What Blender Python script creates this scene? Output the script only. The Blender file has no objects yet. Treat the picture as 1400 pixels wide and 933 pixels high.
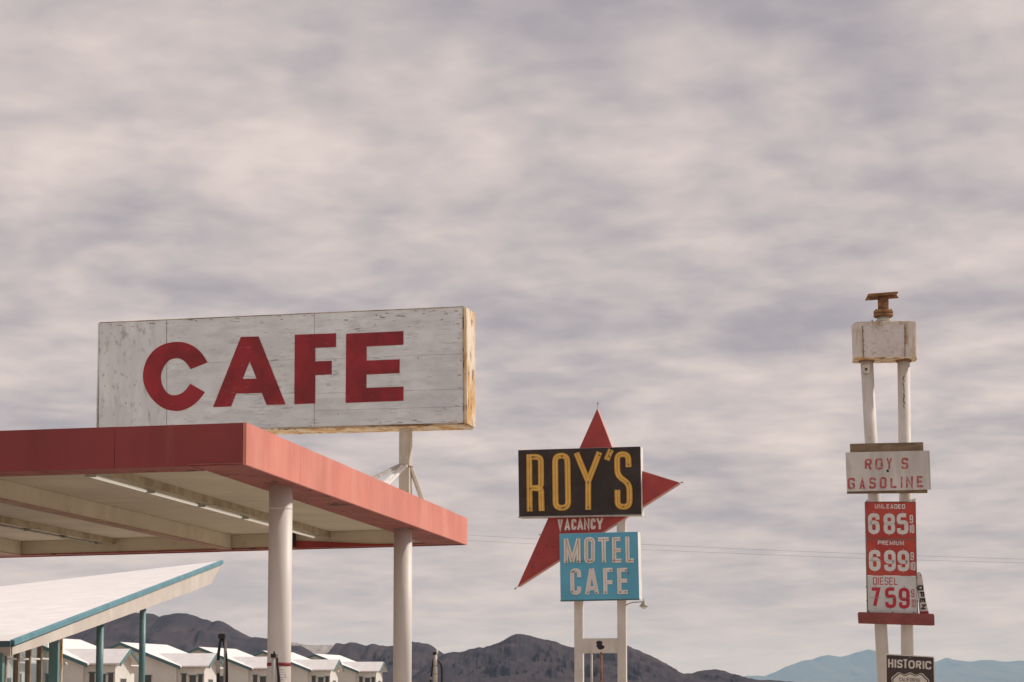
import bpy, bmesh, math, random
from mathutils import Vector, noise
from mathutils.geometry import tessellate_polygon

random.seed(7)
R = math.radians
SC = bpy.context.scene
COL = SC.collection

# ------------------------------------------------------------------ camera
F = 2500.0                       # focal length in photo pixels (1400 wide)
PPY = 728.0                      # principal row (lens shifted upward)
PITCH = math.atan(208.0 / F)
EYE = Vector((0.0, 0.0, 1.6))
cam_d = bpy.data.cameras.new('camera')
cam = bpy.data.objects.new('camera', cam_d)
COL.objects.link(cam)
cam.location = EYE
cam.rotation_euler = (math.pi / 2 + PITCH, 0, 0)
cam_d.sensor_width = 36.0
cam_d.lens = F / 1400.0 * 36.0
cam_d.shift_y = (PPY - 466.5) / 1400.0
cam_d.clip_start = 0.1
cam_d.clip_end = 120000.0
SC.camera = cam

# ------------------------------------------------------------------ light
SUN_AZ = R(116)                  # from -Y (towards camera) turning to +X
SUN_EL = R(41)
to_sun = Vector((math.sin(SUN_AZ) * math.cos(SUN_EL), -math.cos(SUN_AZ) * math.cos(SUN_EL), math.sin(SUN_EL)))
sun_d = bpy.data.lights.new('sun', 'SUN')
sun_d.energy = 3.4
sun_d.angle = R(5)
sun_d.color = (1.0, 0.93, 0.84)
sun = bpy.data.objects.new('sun', sun_d)
COL.objects.link(sun)
sun.location = (30, 20, 60)
sun.rotation_euler = (-to_sun).to_track_quat('-Z', 'Y').to_euler()

SC.view_settings.view_transform = 'Standard'
SC.view_settings.look = 'None'
SC.view_settings.exposure = 0.0
SC.view_settings.gamma = 1.0
SC.view_settings.use_curve_mapping = False
SC.cycles.use_denoising = True
SC.cycles.max_bounces = 8
SC.cycles.volume_bounces = 2

world = bpy.data.worlds.new('World')
SC.world = world
world.use_nodes = True
def build_world():
    nt = world.node_tree; N = nt.nodes; L = nt.links
    N.clear()
    def nd(t, **k):
        n = N.new(t)
        for a, b in k.items(): setattr(n, a, b)
        return n
    def math_(op, a, b=None, clamp=False):
        n = nd('ShaderNodeMath', operation=op, use_clamp=clamp)
        for i, v in enumerate((a, b)):
            if v is None: continue
            if isinstance(v, (int, float)): n.inputs[i].default_value = v
            else: L.new(v, n.inputs[i])
        return n.outputs[0]
    out = nd('ShaderNodeOutputWorld')
    sky = nd('ShaderNodeTexSky', sky_type='NISHITA', sun_disc=False)
    sky.sun_elevation = SUN_EL
    sky.sun_rotation = math.atan2(to_sun.x, to_sun.y)
    sky.dust_density = 3.0
    bg_sky = nd('ShaderNodeBackground'); bg_sky.inputs[1].default_value = 0.07
    L.new(sky.outputs[0], bg_sky.inputs[0])
    tc = nd('ShaderNodeTexCoord')
    sep = nd('ShaderNodeSeparateXYZ'); L.new(tc.outputs['Generated'], sep.inputs[0])
    zc = math_('ADD', math_('MAXIMUM', sep.outputs[2], 0.0), 0.15)
    comb = nd('ShaderNodeCombineXYZ')
    L.new(math_('DIVIDE', sep.outputs[0], zc), comb.inputs[0])
    L.new(math_('DIVIDE', sep.outputs[1], zc), comb.inputs[1])
    def nz(scale, detail, rough, dist, rot, sx, sy, off):
        mp = nd('ShaderNodeMapping')
        mp.inputs['Rotation'].default_value = (0, 0, R(rot))
        mp.inputs['Scale'].default_value = (sx, sy, 1)
        mp.inputs['Location'].default_value = (off, off * .7, 0)
        L.new(comb.outputs[0], mp.inputs[0])
        t = nd('ShaderNodeTexNoise'); t.inputs['Scale'].default_value = scale
        t.inputs['Detail'].default_value = detail; t.inputs['Roughness'].default_value = rough
        t.inputs['Distortion'].default_value = dist
        L.new(mp.outputs[0], t.inputs['Vector'])
        return t.outputs[0]
    a = nz(5.0, 6, .50, .25, 24, 1.0, .9, 3.1)      # cloud billows
    b = nz(1.7, 3, .5, .3, 10, .8, 1.0, 11.7)       # broad light and dark areas
    c = nz(14, 4, .5, .25, 30, .9, 1.0, 5.3)        # wisps
    s = math_('ADD', math_('MULTIPLY', a, .45), math_('ADD', math_('MULTIPLY', b, .37), math_('MULTIPLY', c, .18)))
    fade = math_('ADD', math_('MULTIPLY', math_('MAXIMUM', sep.outputs[2], 0.0), 4.2), .38)   # clouds lose contrast in the distance
    s = math_('ADD', math_('MULTIPLY', math_('SUBTRACT', s, .515), math_('MINIMUM', fade, 1.0)), .515)
    ramp = nd('ShaderNodeValToRGB'); L.new(s, ramp.inputs[0])
    e = ramp.color_ramp.elements
    e[0].position = .36; e[0].color = (.375, .338, .372, 1)
    e[1].position = .655; e[1].color = (.835, .715, .660, 1)
    m = e.new(.47); m.color = (.535, .474, .480, 1)
    m = e.new(.56); m.color = (.672, .578, .552, 1)
    ramp.color_ramp.interpolation = 'B_SPLINE'
    bg_c = nd('ShaderNodeBackground'); bg_c.inputs[1].default_value = 1.0
    L.new(ramp.outputs[0], bg_c.inputs[0])
    mix = nd('ShaderNodeMixShader'); mix.inputs[0].default_value = .93
    L.new(bg_sky.outputs[0], mix.inputs[1]); L.new(bg_c.outputs[0], mix.inputs[2])
    L.new(mix.outputs[0], out.inputs[0])
build_world()

# ------------------------------------------------------------------ survey helpers (photo sight lines -> world points)
CP, SP = math.cos(PITCH), math.sin(PITCH)
def ray(px, py):
    u = (px - 700.0) / F; v = (PPY - py) / F
    return Vector((u, CP - v * SP, SP + v * CP))
def at(px, py, Y):
    d = ray(px, py); return EYE + d * (Y / d.y)
def on_z(px, py, z):
    d = ray(px, py); return EYE + d * ((z - EYE.z) / d.z)
class Plane:
    """upright plane through a surveyed point; yaw > 0 turns its right side nearer"""
    def __init__(s, px, py, Y, yaw):
        s.p = at(px, py, Y); a = R(yaw)
        s.u = Vector((math.cos(a), -math.sin(a), 0)); s.n = Vector((-math.sin(a), -math.cos(a), 0))
    def __call__(s, px, py, off=0.0):
        d = ray(px, py)
        p0 = s.p + s.n * off
        t = (p0 - EYE).dot(s.n) / d.dot(s.n)
        return EYE + d * t

# ------------------------------------------------------------------ materials
MATS = {}
def mat(name, col, col2=None, scale=3.0, stretch=(1, 1, 1), lo=.45, hi=.6, amt=1.0, rough=.75, bump=0.0, bscale=30.0,
        stain=None, sscale=1.5, sstretch=(1, 1, 1), slo=.58, shi=.68, samt=.8, spec=.3, metal=0.0, vary=.10, detail=6, sbroad=0.0):
    """painted / weathered surface: base colour, a second colour in noise patches, and stains with a shape of their own"""
    if name in MATS: return MATS[name]
    m = bpy.data.materials.new(name); m.use_nodes = True
    nt = m.node_tree; N = nt.nodes; L = nt.links
    b = N['Principled BSDF']
    b.inputs['Roughness'].default_value = rough
    b.inputs['Specular IOR Level'].default_value = spec
    b.inputs['Metallic'].default_value = metal
    tc = N.new('ShaderNodeTexCoord')
    def noise_(scale, stretch, detail=6, w=0.0):
        mp = N.new('ShaderNodeMapping'); mp.inputs['Scale'].default_value = stretch
        mp.inputs['Location'].default_value = (w, w * 1.3, w * .7)
        L.new(tc.outputs['Object'], mp.inputs[0])
        t = N.new('ShaderNodeTexNoise'); t.inputs['Scale'].default_value = scale; t.inputs['Detail'].default_value = detail
        t.inputs['Roughness'].default_value = .6
        L.new(mp.outputs[0], t.inputs['Vector']); return t.outputs[0]
    def rng(v, a, c, t0=0.0, t1=1.0):
        r = N.new('ShaderNodeMapRange'); r.inputs[1].default_value = a; r.inputs[2].default_value = c
        r.inputs[3].default_value = t0; r.inputs[4].default_value = t1
        L.new(v, r.inputs[0]); return r.outputs[0]
    def mixc(f, a, c):
        x = N.new('ShaderNodeMix'); x.data_type = 'RGBA'
        L.new(f, x.inputs[0])
        for v, i in ((a, 6), (c, 7)):
            if isinstance(v, tuple): x.inputs[i].default_value = (*v, 1)
            else: L.new(v, x.inputs[i])
        return x.outputs[2]
    dark = tuple(c * (1 - vary) for c in col); lite = tuple(min(1, c * (1 + vary)) for c in col)
    c = mixc(rng(noise_(scale * .6, (1, 1, 1), 4, 4.4), .3, .7), dark, lite)
    if col2: c = mixc(rng(noise_(scale, stretch, detail, 1.7), lo, hi, 0, amt), c, col2)
    if stain:
        sf = rng(noise_(sscale, sstretch, 8, 9.1), slo, shi, 0, samt)
        if sbroad:
            mu = N.new('ShaderNodeMath'); mu.operation = 'MULTIPLY'
            L.new(sf, mu.inputs[0]); L.new(rng(noise_(sbroad, (1, 1, 1), 3, 6.6), .42, .60, .12, 1.0), mu.inputs[1]); sf = mu.outputs[0]
        c = mixc(sf, c, stain)
    L.new(c, b.inputs['Base Color'])
    if bump:
        bp = N.new('ShaderNodeBump'); bp.inputs['Strength'].default_value = bump; bp.inputs['Distance'].default_value = .02
        L.new(noise_(bscale, stretch, 6, 2.2), bp.inputs['Height']); L.new(bp.outputs[0], b.inputs['Normal'])
    MATS[name] = m
    return m

def glass_mat():
    m = bpy.data.materials.new('window_glass'); m.use_nodes = True
    nt = m.node_tree; N = nt.nodes; L = nt.links; N.clear()
    o = N.new('ShaderNodeOutputMaterial'); t = N.new('ShaderNodeBsdfTransparent'); g = N.new('ShaderNodeBsdfGlossy')
    t.inputs[0].default_value = (.93, .96, .95, 1); g.inputs['Roughness'].default_value = .03
    lw = N.new('ShaderNodeLayerWeight'); lw.inputs[0].default_value = .5
    pw = N.new('ShaderNodeMath'); pw.operation = 'POWER'; pw.inputs[1].default_value = 5.0; L.new(lw.outputs['Facing'], pw.inputs[0])
    f = N.new('ShaderNodeMath'); f.operation = 'MULTIPLY_ADD'; f.inputs[1].default_value = .8; f.inputs[2].default_value = .05; L.new(pw.outputs[0], f.inputs[0])
    x = N.new('ShaderNodeMixShader'); L.new(f.outputs[0], x.inputs[0]); L.new(t.outputs[0], x.inputs[1]); L.new(g.outputs[0], x.inputs[2])
    L.new(x.outputs[0], o.inputs[0]); return m

M = dict(
    sand=mat('desert_sand', (.36, .29, .22), (.27, .22, .17), scale=.05, rough=.95, bump=.2, bscale=3),
    asphalt=mat('dusty_pale_concrete', (.40, .36, .31), (.33, .29, .25), scale=.6, rough=.9, bump=.2, bscale=40),
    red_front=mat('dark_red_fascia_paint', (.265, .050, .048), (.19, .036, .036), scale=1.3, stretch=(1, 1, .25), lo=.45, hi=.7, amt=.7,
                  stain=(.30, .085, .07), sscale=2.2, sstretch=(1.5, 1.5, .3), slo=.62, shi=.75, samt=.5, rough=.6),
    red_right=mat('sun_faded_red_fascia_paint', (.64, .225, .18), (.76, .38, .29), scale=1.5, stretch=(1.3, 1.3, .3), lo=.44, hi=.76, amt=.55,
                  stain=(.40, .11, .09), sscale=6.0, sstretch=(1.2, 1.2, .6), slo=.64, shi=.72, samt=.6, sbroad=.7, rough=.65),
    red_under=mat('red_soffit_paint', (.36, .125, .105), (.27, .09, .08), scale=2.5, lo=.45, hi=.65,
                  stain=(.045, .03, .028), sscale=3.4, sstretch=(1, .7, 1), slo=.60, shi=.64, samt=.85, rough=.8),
    pink_under=mat('faded_pink_board_paint', (.46, .30, .24), (.40, .24, .19), scale=2, rough=.85),
    cream=mat('cream_ceiling_paint', (.68, .61, .49), (.61, .54, .425), scale=1.1, stretch=(.5, 2.0, 1), lo=.42, hi=.68,
              stain=(.30, .23, .15), sscale=1.6, sstretch=(.35, 2.5, 1), slo=.62, shi=.75, samt=.45, rough=.85, bump=.15, bscale=12),
    column=mat('off_white_column_paint', (.69, .64, .595), (.64, .585, .54), scale=1.2, stretch=(1, 1, .35), lo=.4, hi=.7, rough=.5,
               stain=(.42, .35, .28), sscale=2, sstretch=(2, 2, .25), slo=.66, shi=.8, samt=.4),
    red_band=mat('red_column_band', (.24, .03, .034), rough=.6),
    paper=mat('notice_paper', (.56, .52, .48), (.44, .41, .38), scale=6, rough=.9),
    ink=mat('notice_ink', (.30, .28, .27), rough=.9),
    ply_v=mat('weathered_white_plywood_upright_grain', (.70, .735, .77), (.56, .585, .61), scale=2.2, stretch=(2.2, 2.2, .3), lo=.42, hi=.68, amt=.8,
              stain=(.20, .19, .18), sscale=9, sstretch=(1.3, 1.3, .7), slo=.54, shi=.72, samt=.8, sbroad=.9, rough=.85, bump=.25, bscale=14),
    ply_h=mat('weathered_white_plywood_level_grain', (.71, .745, .78), (.56, .58, .605), scale=2.6, stretch=(.7, .7, 2.4), lo=.44, hi=.68, amt=.85,
              stain=(.17, .155, .145), sscale=8.5, sstretch=(.6, .6, 3.6), slo=.55, shi=.72, samt=.8, sbroad=1.3, rough=.85, bump=.25, bscale=14),
    sign_red=mat('brushed_red_letter_paint', (.34, .028, .038), (.19, .022, .028), scale=1.9, stretch=(1, 1, .8), lo=.40, hi=.62, amt=.85,
                 stain=(.40, .33, .33), sscale=9, sstretch=(.6, .6, 3.6), slo=.62, shi=.74, samt=.5, sbroad=1.0, rough=.6),
    end_wood=mat('stained_end_board', (.78, .68, .55), (.60, .35, .14), scale=2.4, stretch=(1.5, 1.5, .45), lo=.44, hi=.60,
                 stain=(.12, .06, .035), sscale=4.5, sstretch=(1.5, 1.5, .6), slo=.57, shi=.64, samt=.85, rough=.8),
    edge_wood=mat('peeling_brown_edge_board', (.46, .36, .25), (.20, .115, .065), scale=2.6, stretch=(.7, .7, 2), lo=.46, hi=.56,
                  stain=(.08, .05, .035), sscale=3, slo=.6, shi=.66, rough=.9),
    post_paint=mat('chipped_white_post_paint', (.60, .555, .49), (.45, .38, .29), scale=3, stretch=(1.5, 1.5, .4), lo=.48, hi=.66, amt=.8,
                   stain=(.27, .155, .075), sscale=3.5, sstretch=(1.4, 1.4, .5), slo=.64, shi=.71, samt=.8, rough=.7),
    rust=mat('rusty_steel', (.34, .19, .095), (.20, .095, .05), scale=6, lo=.42, hi=.62, stain=(.50, .36, .22), sscale=5, slo=.58, shi=.7, rough=.85),
    tube=mat('fluorescent_tube_glass', (.86, .84, .78), rough=.25, spec=.5, vary=.02),
    housing=mat('light_housing_metal', (.52, .45, .33), (.36, .29, .2), scale=2, rough=.6),
    roof=mat('white_roof_coating', (.82, .795, .785), (.77, .74, .73), scale=2.5, stretch=(.5, 1.6, 1), lo=.42, hi=.7, rough=.85, bump=.25, bscale=3,
             stain=(.56, .49, .46), sscale=3.0, sstretch=(.6, 2.2, 1), slo=.60, shi=.74, samt=.5),
    teal=mat('teal_trim_paint', (.105, .26, .315), (.15, .32, .38), scale=2, lo=.45, hi=.65, rough=.5),
    teal_post=mat('dark_teal_post_paint', (.115, .225, .235), (.15, .27, .28), scale=2, rough=.45),
    teal_dark=mat('deep_teal_trim_paint', (.085, .16, .175), rough=.6),
    stucco=mat('cream_stucco', (.585, .53, .48), (.52, .465, .415), scale=1.2, lo=.4, hi=.7, rough=.9, bump=.2, bscale=20),
    white_stucco=mat('white_cabin_stucco', (.72, .695, .655), (.66, .63, .59), scale=.8, lo=.4, hi=.7, rough=.9, bump=.15, bscale=20),
    mullion=mat('brown_window_mullion', (.25, .20, .15), (.18, .14, .10), scale=3, rough=.7),
    dark_glass=mat('dark_window_pane', (.05, .055, .055), rough=.12, spec=.5),
    frame=mat('white_window_frame', (.62, .59, .54), rough=.7),
    black_panel=mat('faded_black_sign_panel', (.046, .034, .031), (.060, .046, .042), scale=1.2, rough=.55, spec=.2),
    yellow=mat('ochre_channel_letter', (.72, .40, .055), (.62, .33, .045), scale=3, lo=.45, hi=.65, rough=.55),
    yellow_tube=mat('yellowed_neon_tube', (.88, .58, .17), rough=.3, spec=.5),
    star_red=mat('red_star_sheet_metal', (.40, .060, .056), (.33, .05, .046), scale=.9, lo=.42, hi=.66, rough=.5,
                 stain=(.25, .045, .04), sscale=1.5, slo=.64, shi=.72, samt=.5),
    star_edge=mat('pale_star_return', (.62, .33, .28), rough=.6),
    sign_white=mat('white_sign_paint', (.82, .80, .77), (.76, .73, .69), scale=2, lo=.45, hi=.65, rough=.6),
    worn_white=mat('worn_white_letter_paint', (.76, .71, .66), (.52, .34, .30), scale=5, lo=.58, hi=.7, rough=.7),
    blue=mat('sky_blue_sign_panel', (.125, .43, .60), (.11, .38, .54), scale=.8, lo=.4, hi=.7, rough=.5,
             stain=(.085, .22, .30), sscale=1.2, sstretch=(1.5, 1.5, .4), slo=.64, shi=.76, samt=.5),
    tan_tube=mat('tan_neon_tube', (.55, .36, .19), rough=.35, spec=.5),
    rose_tube=mat('rose_neon_tube', (.74, .60, .54), rough=.35, spec=.5),
    dark=mat('near_black_metal', (.03, .027, .027), rough=.5),
    rubber=mat('black_hose_rubber', (.022, .018, .018), rough=.45),
    grey_metal=mat('grey_metal', (.42, .40, .37), (.32, .30, .27), scale=4, rough=.45),
    tank=mat('chipped_cream_tank_paint', (.68, .63, .57), (.58, .50, .41), scale=2.4, lo=.45, hi=.62,
             stain=(.40, .235, .11), sscale=2.6, sstretch=(1.3, 1.3, .35), slo=.50, shi=.60, samt=.85, rough=.75),
    tank_plate=mat('pale_tank_plate', (.66, .61, .58), (.52, .46, .43), scale=3.5, lo=.50, hi=.64, stain=(.20, .16, .14), sscale=7.0, slo=.60, shi=.70, samt=.8, sbroad=2.0, rough=.75),
    pole=mat('dusty_white_pole_paint', (.68, .64, .59), (.60, .545, .49), scale=2, stretch=(1.5, 1.5, .4), lo=.42, hi=.66,
             stain=(.30, .21, .14), sscale=4.2, sstretch=(2, 2, .5), slo=.60, shi=.70, samt=.65, sbroad=.8, rough=.65),
    gas_board=mat('weathered_white_sign_board', (.62, .59, .56), (.50, .47, .44), scale=2.2, stretch=(2, 2, .4), lo=.44, hi=.66, rough=.8,
                  stain=(.36, .32, .29), sscale=5, slo=.66, shi=.74, samt=.6),
    fade_red=mat('flaking_red_letter_paint', (.42, .10, .10), (.54, .34, .31), scale=9, lo=.50, hi=.64, amt=.8, rough=.75),
    brown_board=mat('brown_raw_board', (.27, .195, .125), (.18, .125, .08), scale=4, stretch=(.6, .6, 2), lo=.42, hi=.62, rough=.9),
    price_red=mat('red_price_panel', (.48, .070, .050), (.41, .05, .04), scale=1.5, rough=.45),
    price_white=mat('white_price_panel', (.62, .62, .61), (.55, .55, .54), scale=1.5, rough=.5),
    digit_white=mat('pale_digit_plate', (.66, .65, .62), rough=.5),
    digit_red=mat('crimson_digit', (.46, .034, .05), rough=.5),
    beam_red=mat('brown_red_beam_paint', (.27, .075, .062), (.22, .06, .05), scale=2, rough=.55,
                 stain=(.42, .22, .19), sscale=2.3, sstretch=(2.5, 2.5, .25), slo=.70, shi=.73, samt=.7),
    beam_dark=mat('plum_beam_underside', (.16, .035, .045), rough=.7),
    route_brown=mat('brown_route_sign_face', (.060, .042, .038), rough=.45),
    route_white=mat('cream_route_legend', (.66, .61, .54), rough=.5),
    banner=mat('white_banner_cloth', (.66, .64, .60), rough=.9),
    crimson=mat('crimson_banner_foot', (.38, .035, .05), rough=.8),
    wire=mat('grey_cable', (.32, .30, .30), rough=.6),
    timber=mat('creosoted_timber', (.13, .09, .065), (.09, .065, .05), scale=3, stretch=(2, 2, .3), rough=.9),
    pump=mat('pale_pump_enamel', (.55, .53, .50), (.48, .46, .43), scale=2, rough=.4),
    concrete=mat('concrete', (.40, .38, .35), (.33, .31, .29), scale=2, rough=.9),
    rock=mat('dark_desert_rock', (.068, .050, .054), (.040, .032, .040), scale=.03, stretch=(1, .6, 2), lo=.38, hi=.70, rough=1.0, spec=.05, vary=.22,
             stain=(.104, .075, .068), sscale=.02, sstretch=(1, .5, 1.5), slo=.54, shi=.68, samt=.6, bump=.35, bscale=.03),
    hazed_rock=mat('hazed_pale_slope', (.36, .32, .29), (.22, .19, .175), scale=.05, stretch=(1.5, 1, .1), lo=.45, hi=.6, rough=1.0, spec=.05),  # paleness of a distant hazy slope put into the base colour
    far_rock=mat('far_range_rock', (.11, .09, .08), (.085, .07, .065), scale=.0012, rough=1.0, spec=.05, bump=.6, bscale=.004),
)
M['glass'] = glass_mat()
_tb = M['tube'].node_tree.nodes['Principled BSDF']
_tb.inputs['Emission Color'].default_value = (1.0, .93, .80, 1); _tb.inputs['Emission Strength'].default_value = .32

# ------------------------------------------------------------------ object helpers
def tag(o, label=None, cat=None, group=None, kind=None):
    if label: o['label'] = label
    if cat: o['category'] = cat
    if group: o['group'] = group
    if kind: o['kind'] = kind
    return o
def thing(name, loc, label, cat, group=None):
    o = bpy.data.objects.new(name, None); COL.objects.link(o)
    o.empty_display_size = .3; o.location = loc
    return tag(o, label, cat, group)
def origin_of(o):
    v = Vector((0, 0, 0))
    while o is not None:
        v += o.location; o = o.parent
    return v
class MB:
    def __init__(s): s.v = []; s.f = []
    def poly3(s, front, back):
        """closed prism between two matching outlines (any shape)"""
        n = len(front); k = len(s.v)
        s.v += [Vector(p) for p in front] + [Vector(p) for p in back]
        for t in tessellate_polygon([[Vector(p) for p in front]]):
            s.f.append(tuple(k + i for i in t)); s.f.append(tuple(k + n + i for i in reversed(t)))
        for i in range(n):
            j = (i + 1) % n; s.f.append((k + i, k + j, k + n + j, k + n + i))
        return s
    def hexa(s, p):
        """8 points: bottom ring then top ring"""
        k = len(s.v); s.v += [Vector(q) for q in p]
        for f in ((3, 2, 1, 0), (4, 5, 6, 7), (0, 1, 5, 4), (1, 2, 6, 5), (2, 3, 7, 6), (3, 0, 4, 7)): s.f.append(tuple(k + i for i in f))
        return s
    def box(s, o, ax, ay, az, x0, x1, y0, y1, z0, z1):
        o, ax, ay, az = Vector(o), Vector(ax), Vector(ay), Vector(az)
        P = lambda x, y, z: o + ax * x + ay * y + az * z
        return s.hexa([P(x0, y0, z0), P(x1, y0, z0), P(x1, y1, z0), P(x0, y1, z0), P(x0, y0, z1), P(x1, y0, z1), P(x1, y1, z1), P(x0, y1, z1)])
    def bar(s, a, b, w, h, up=(0, 0, 1)):
        a, b = Vector(a), Vector(b); d = (b - a).normalized()
        sd = d.cross(Vector(up))
        if sd.length < 1e-4: sd = d.cross(Vector((1, 0, 0)))
        sd.normalize(); u = sd.cross(d)
        return s.box(a, d, sd, u, 0, (b - a).length, -w / 2, w / 2, -h / 2, h / 2)
    def lathe(s, base, axis, prof, seg=24):
        """prof: (distance along axis, radius)"""
        base, d = Vector(base), Vector(axis).normalized()
        x = d.orthogonal().normalized(); y = d.cross(x); k = len(s.v)
        for t, r in prof:
            for i in range(seg):
                a = 2 * math.pi * i / seg
                s.v.append(base + d * t + x * (math.cos(a) * r) + y * (math.sin(a) * r))
        for j in range(len(prof) - 1):
            for i in range(seg):
                i2 = (i + 1) % seg
                s.f.append((k + j * seg + i, k + j * seg + i2, k + (j + 1) * seg + i2, k + (j + 1) * seg + i))
        s.f.append(tuple(k + i for i in reversed(range(seg))))
        s.f.append(tuple(k + (len(prof) - 1) * seg + i for i in range(seg)))
        return s
    def tube(s, pts, r, seg=8, r_end=None):
        pts = [Vector(p) for p in pts]; k = len(s.v); n = len(pts); px = None
        for j, p in enumerate(pts):
            d = (pts[min(j + 1, n - 1)] - pts[max(j - 1, 0)]).normalized()
            x = (px - d * px.dot(d)).normalized() if px is not None and (px - d * px.dot(d)).length > 1e-5 else d.orthogonal().normalized()
            px = x; y = d.cross(x)
            rr = r if r_end is None else r + (r_end - r) * j / (n - 1)
            for i in range(seg):
                a = 2 * math.pi * i / seg
                s.v.append(p + x * (math.cos(a) * rr) + y * (math.sin(a) * rr))
        for j in range(n - 1):
            for i in range(seg):
                i2 = (i + 1) % seg
                s.f.append((k + j * seg + i, k + j * seg + i2, k + (j + 1) * seg + i2, k + (j + 1) * seg + i))
        s.f.append(tuple(k + i for i in reversed(range(seg)))); s.f.append(tuple(k + (n - 1) * seg + i for i in range(seg)))
        return s
    def build(s, name, m, parent=None, smooth=False, bevel=0.0):
        o0 = origin_of(parent) if parent else Vector((0, 0, 0))
        me = bpy.data.meshes.new(name)
        me.from_pydata([tuple(v - o0) for v in s.v], [], s.f)
        bm = bmesh.new(); bm.from_mesh(me)
        bmesh.ops.recalc_face_normals(bm, faces=bm.faces)
        bm.to_mesh(me); bm.free()
        me.materials.append(m)
        if smooth:
            me.polygons.foreach_set('use_smooth', [len(p.vertices) == 4 for p in me.polygons])
        o = bpy.data.objects.new(name, me); COL.objects.link(o)
        if parent: o.parent = parent
        if bevel:
            b = o.modifiers.new('bevel', 'BEVEL'); b.width = bevel; b.segments = 2; b.limit_method = 'ANGLE'
        return o

def plate(pl, outline, off, thick, holes=None):
    """flat piece on an upright plane: outline given as sight lines, front face at 'off' towards the viewer, 'thick' deep"""
    mb = MB()
    loops = [outline] + (holes or [])
    k = 0; allf = []; fr = []
    for lp in loops:
        fr.append([pl(x, y, off) for x, y in lp])
    flat = [p for lp in fr for p in lp]; n = len(flat)
    mb.v = [Vector(p) for p in flat] + [p - pl.n * thick for p in flat]
    for t in tessellate_polygon([[Vector(((p - pl.p).dot(pl.u), p.z, 0)) for p in lp] for lp in fr]):
        mb.f.append(tuple(t)); mb.f.append(tuple(n + i for i in reversed(t)))
    for lp in loops:
        m = len(lp)
        for i in range(m):
            j = (i + 1) % m
            mb.f.append((k + i, k + j, n + k + j, n + k + i))
        k += m
    return mb

def spline(pts, n=5, closed=False):
    out = []; m = len(pts)
    for i in range(m if closed else m - 1):
        g = lambda q: pts[q % m] if closed else pts[max(0, min(m - 1, q))]
        p0, p1, p2, p3 = g(i - 1), g(i), g(i + 1), g(i + 2)
        for k in range(n):
            t = k / n
            out.append(tuple(.5 * (2 * p1[d] + (p2[d] - p0[d]) * t + (2 * p0[d] - 5 * p1[d] + 4 * p2[d] - p3[d]) * t * t
                                   + (-p0[d] + 3 * p1[d] - 3 * p2[d] + p3[d]) * t ** 3) for d in range(len(p1))))
    if not closed: out.append(tuple(pts[-1]))
    return out

# --- stroke lettering -------------------------------------------------------
def rounded(pts, r, closed):
    """round the corners of a 2-D polyline"""
    out = []; n = len(pts)
    for i, p in enumerate(pts):
        if not closed and i in (0, n - 1): out.append(p); continue
        a = Vector(pts[i - 1]) - Vector(p); b = Vector(pts[(i + 1) % n]) - Vector(p); v = Vector(p)
        q = min(r, a.length * .499, b.length * .499)
        if q < 1e-6: out.append(p); continue
        p0 = v + a.normalized() * q; p2 = v + b.normalized() * q
        for k in range(6):
            t = k / 5; out.append(tuple(p0 * (1 - t) ** 2 + v * (2 * t * (1 - t)) + p2 * t * t))
    return out
def stroke_sides(pts, w, closed):
    n = len(pts); L_, R_ = [], []
    for i in range(n):
        p = Vector(pts[i])
        a = Vector(pts[i - 1]) if (closed or i > 0) else None
        b = Vector(pts[(i + 1) % n]) if (closed or i < n - 1) else None
        d1 = (p - a).normalized() if a is not None and (p - a).length > 1e-6 else None
        d2 = (b - p).normalized() if b is not None and (b - p).length > 1e-6 else None
        if d1 is None: d1 = d2
        if d2 is None: d2 = d1
        n1 = Vector((-d1.y, d1.x)); n2 = Vector((-d2.y, d2.x)); m = n1 + n2
        if m.length < .2: m = n1
        m.normalize(); k = w / 2 / max(.45, m.dot(n1))
        L_.append(p + m * k); R_.append(p - m * k)
    return L_, R_
def strokes_mesh(pl, strokes, w, off, thick):
    """raised lettering: every stroke a ribbon with its own depth, each a hair prouder than the one before"""
    mb = MB()
    for si, (pts, closed) in enumerate(strokes):
        L_, R_ = stroke_sides(pts, w, closed); o = off + .0015 * si; n = len(pts); k = len(mb.v)
        for p, q in zip(L_, R_):
            a = pl(p.x, p.y, o); b = pl(q.x, q.y, o)
            mb.v += [a, b, a - pl.n * thick, b - pl.n * thick]
        for i in range(n if closed else n - 1):
            a = k + 4 * i; b = k + 4 * ((i + 1) % n)
            mb.f += [(a, a + 1, b + 1, b), (a + 2, b + 2, b + 3, a + 3), (a, b, b + 2, a + 2), (a + 1, a + 3, b + 3, b + 1)]
        if not closed:
            e = k + 4 * (n - 1)
            mb.f += [(k, k + 2, k + 3, k + 1), (e, e + 1, e + 3, e + 2)]
    return mb
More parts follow.
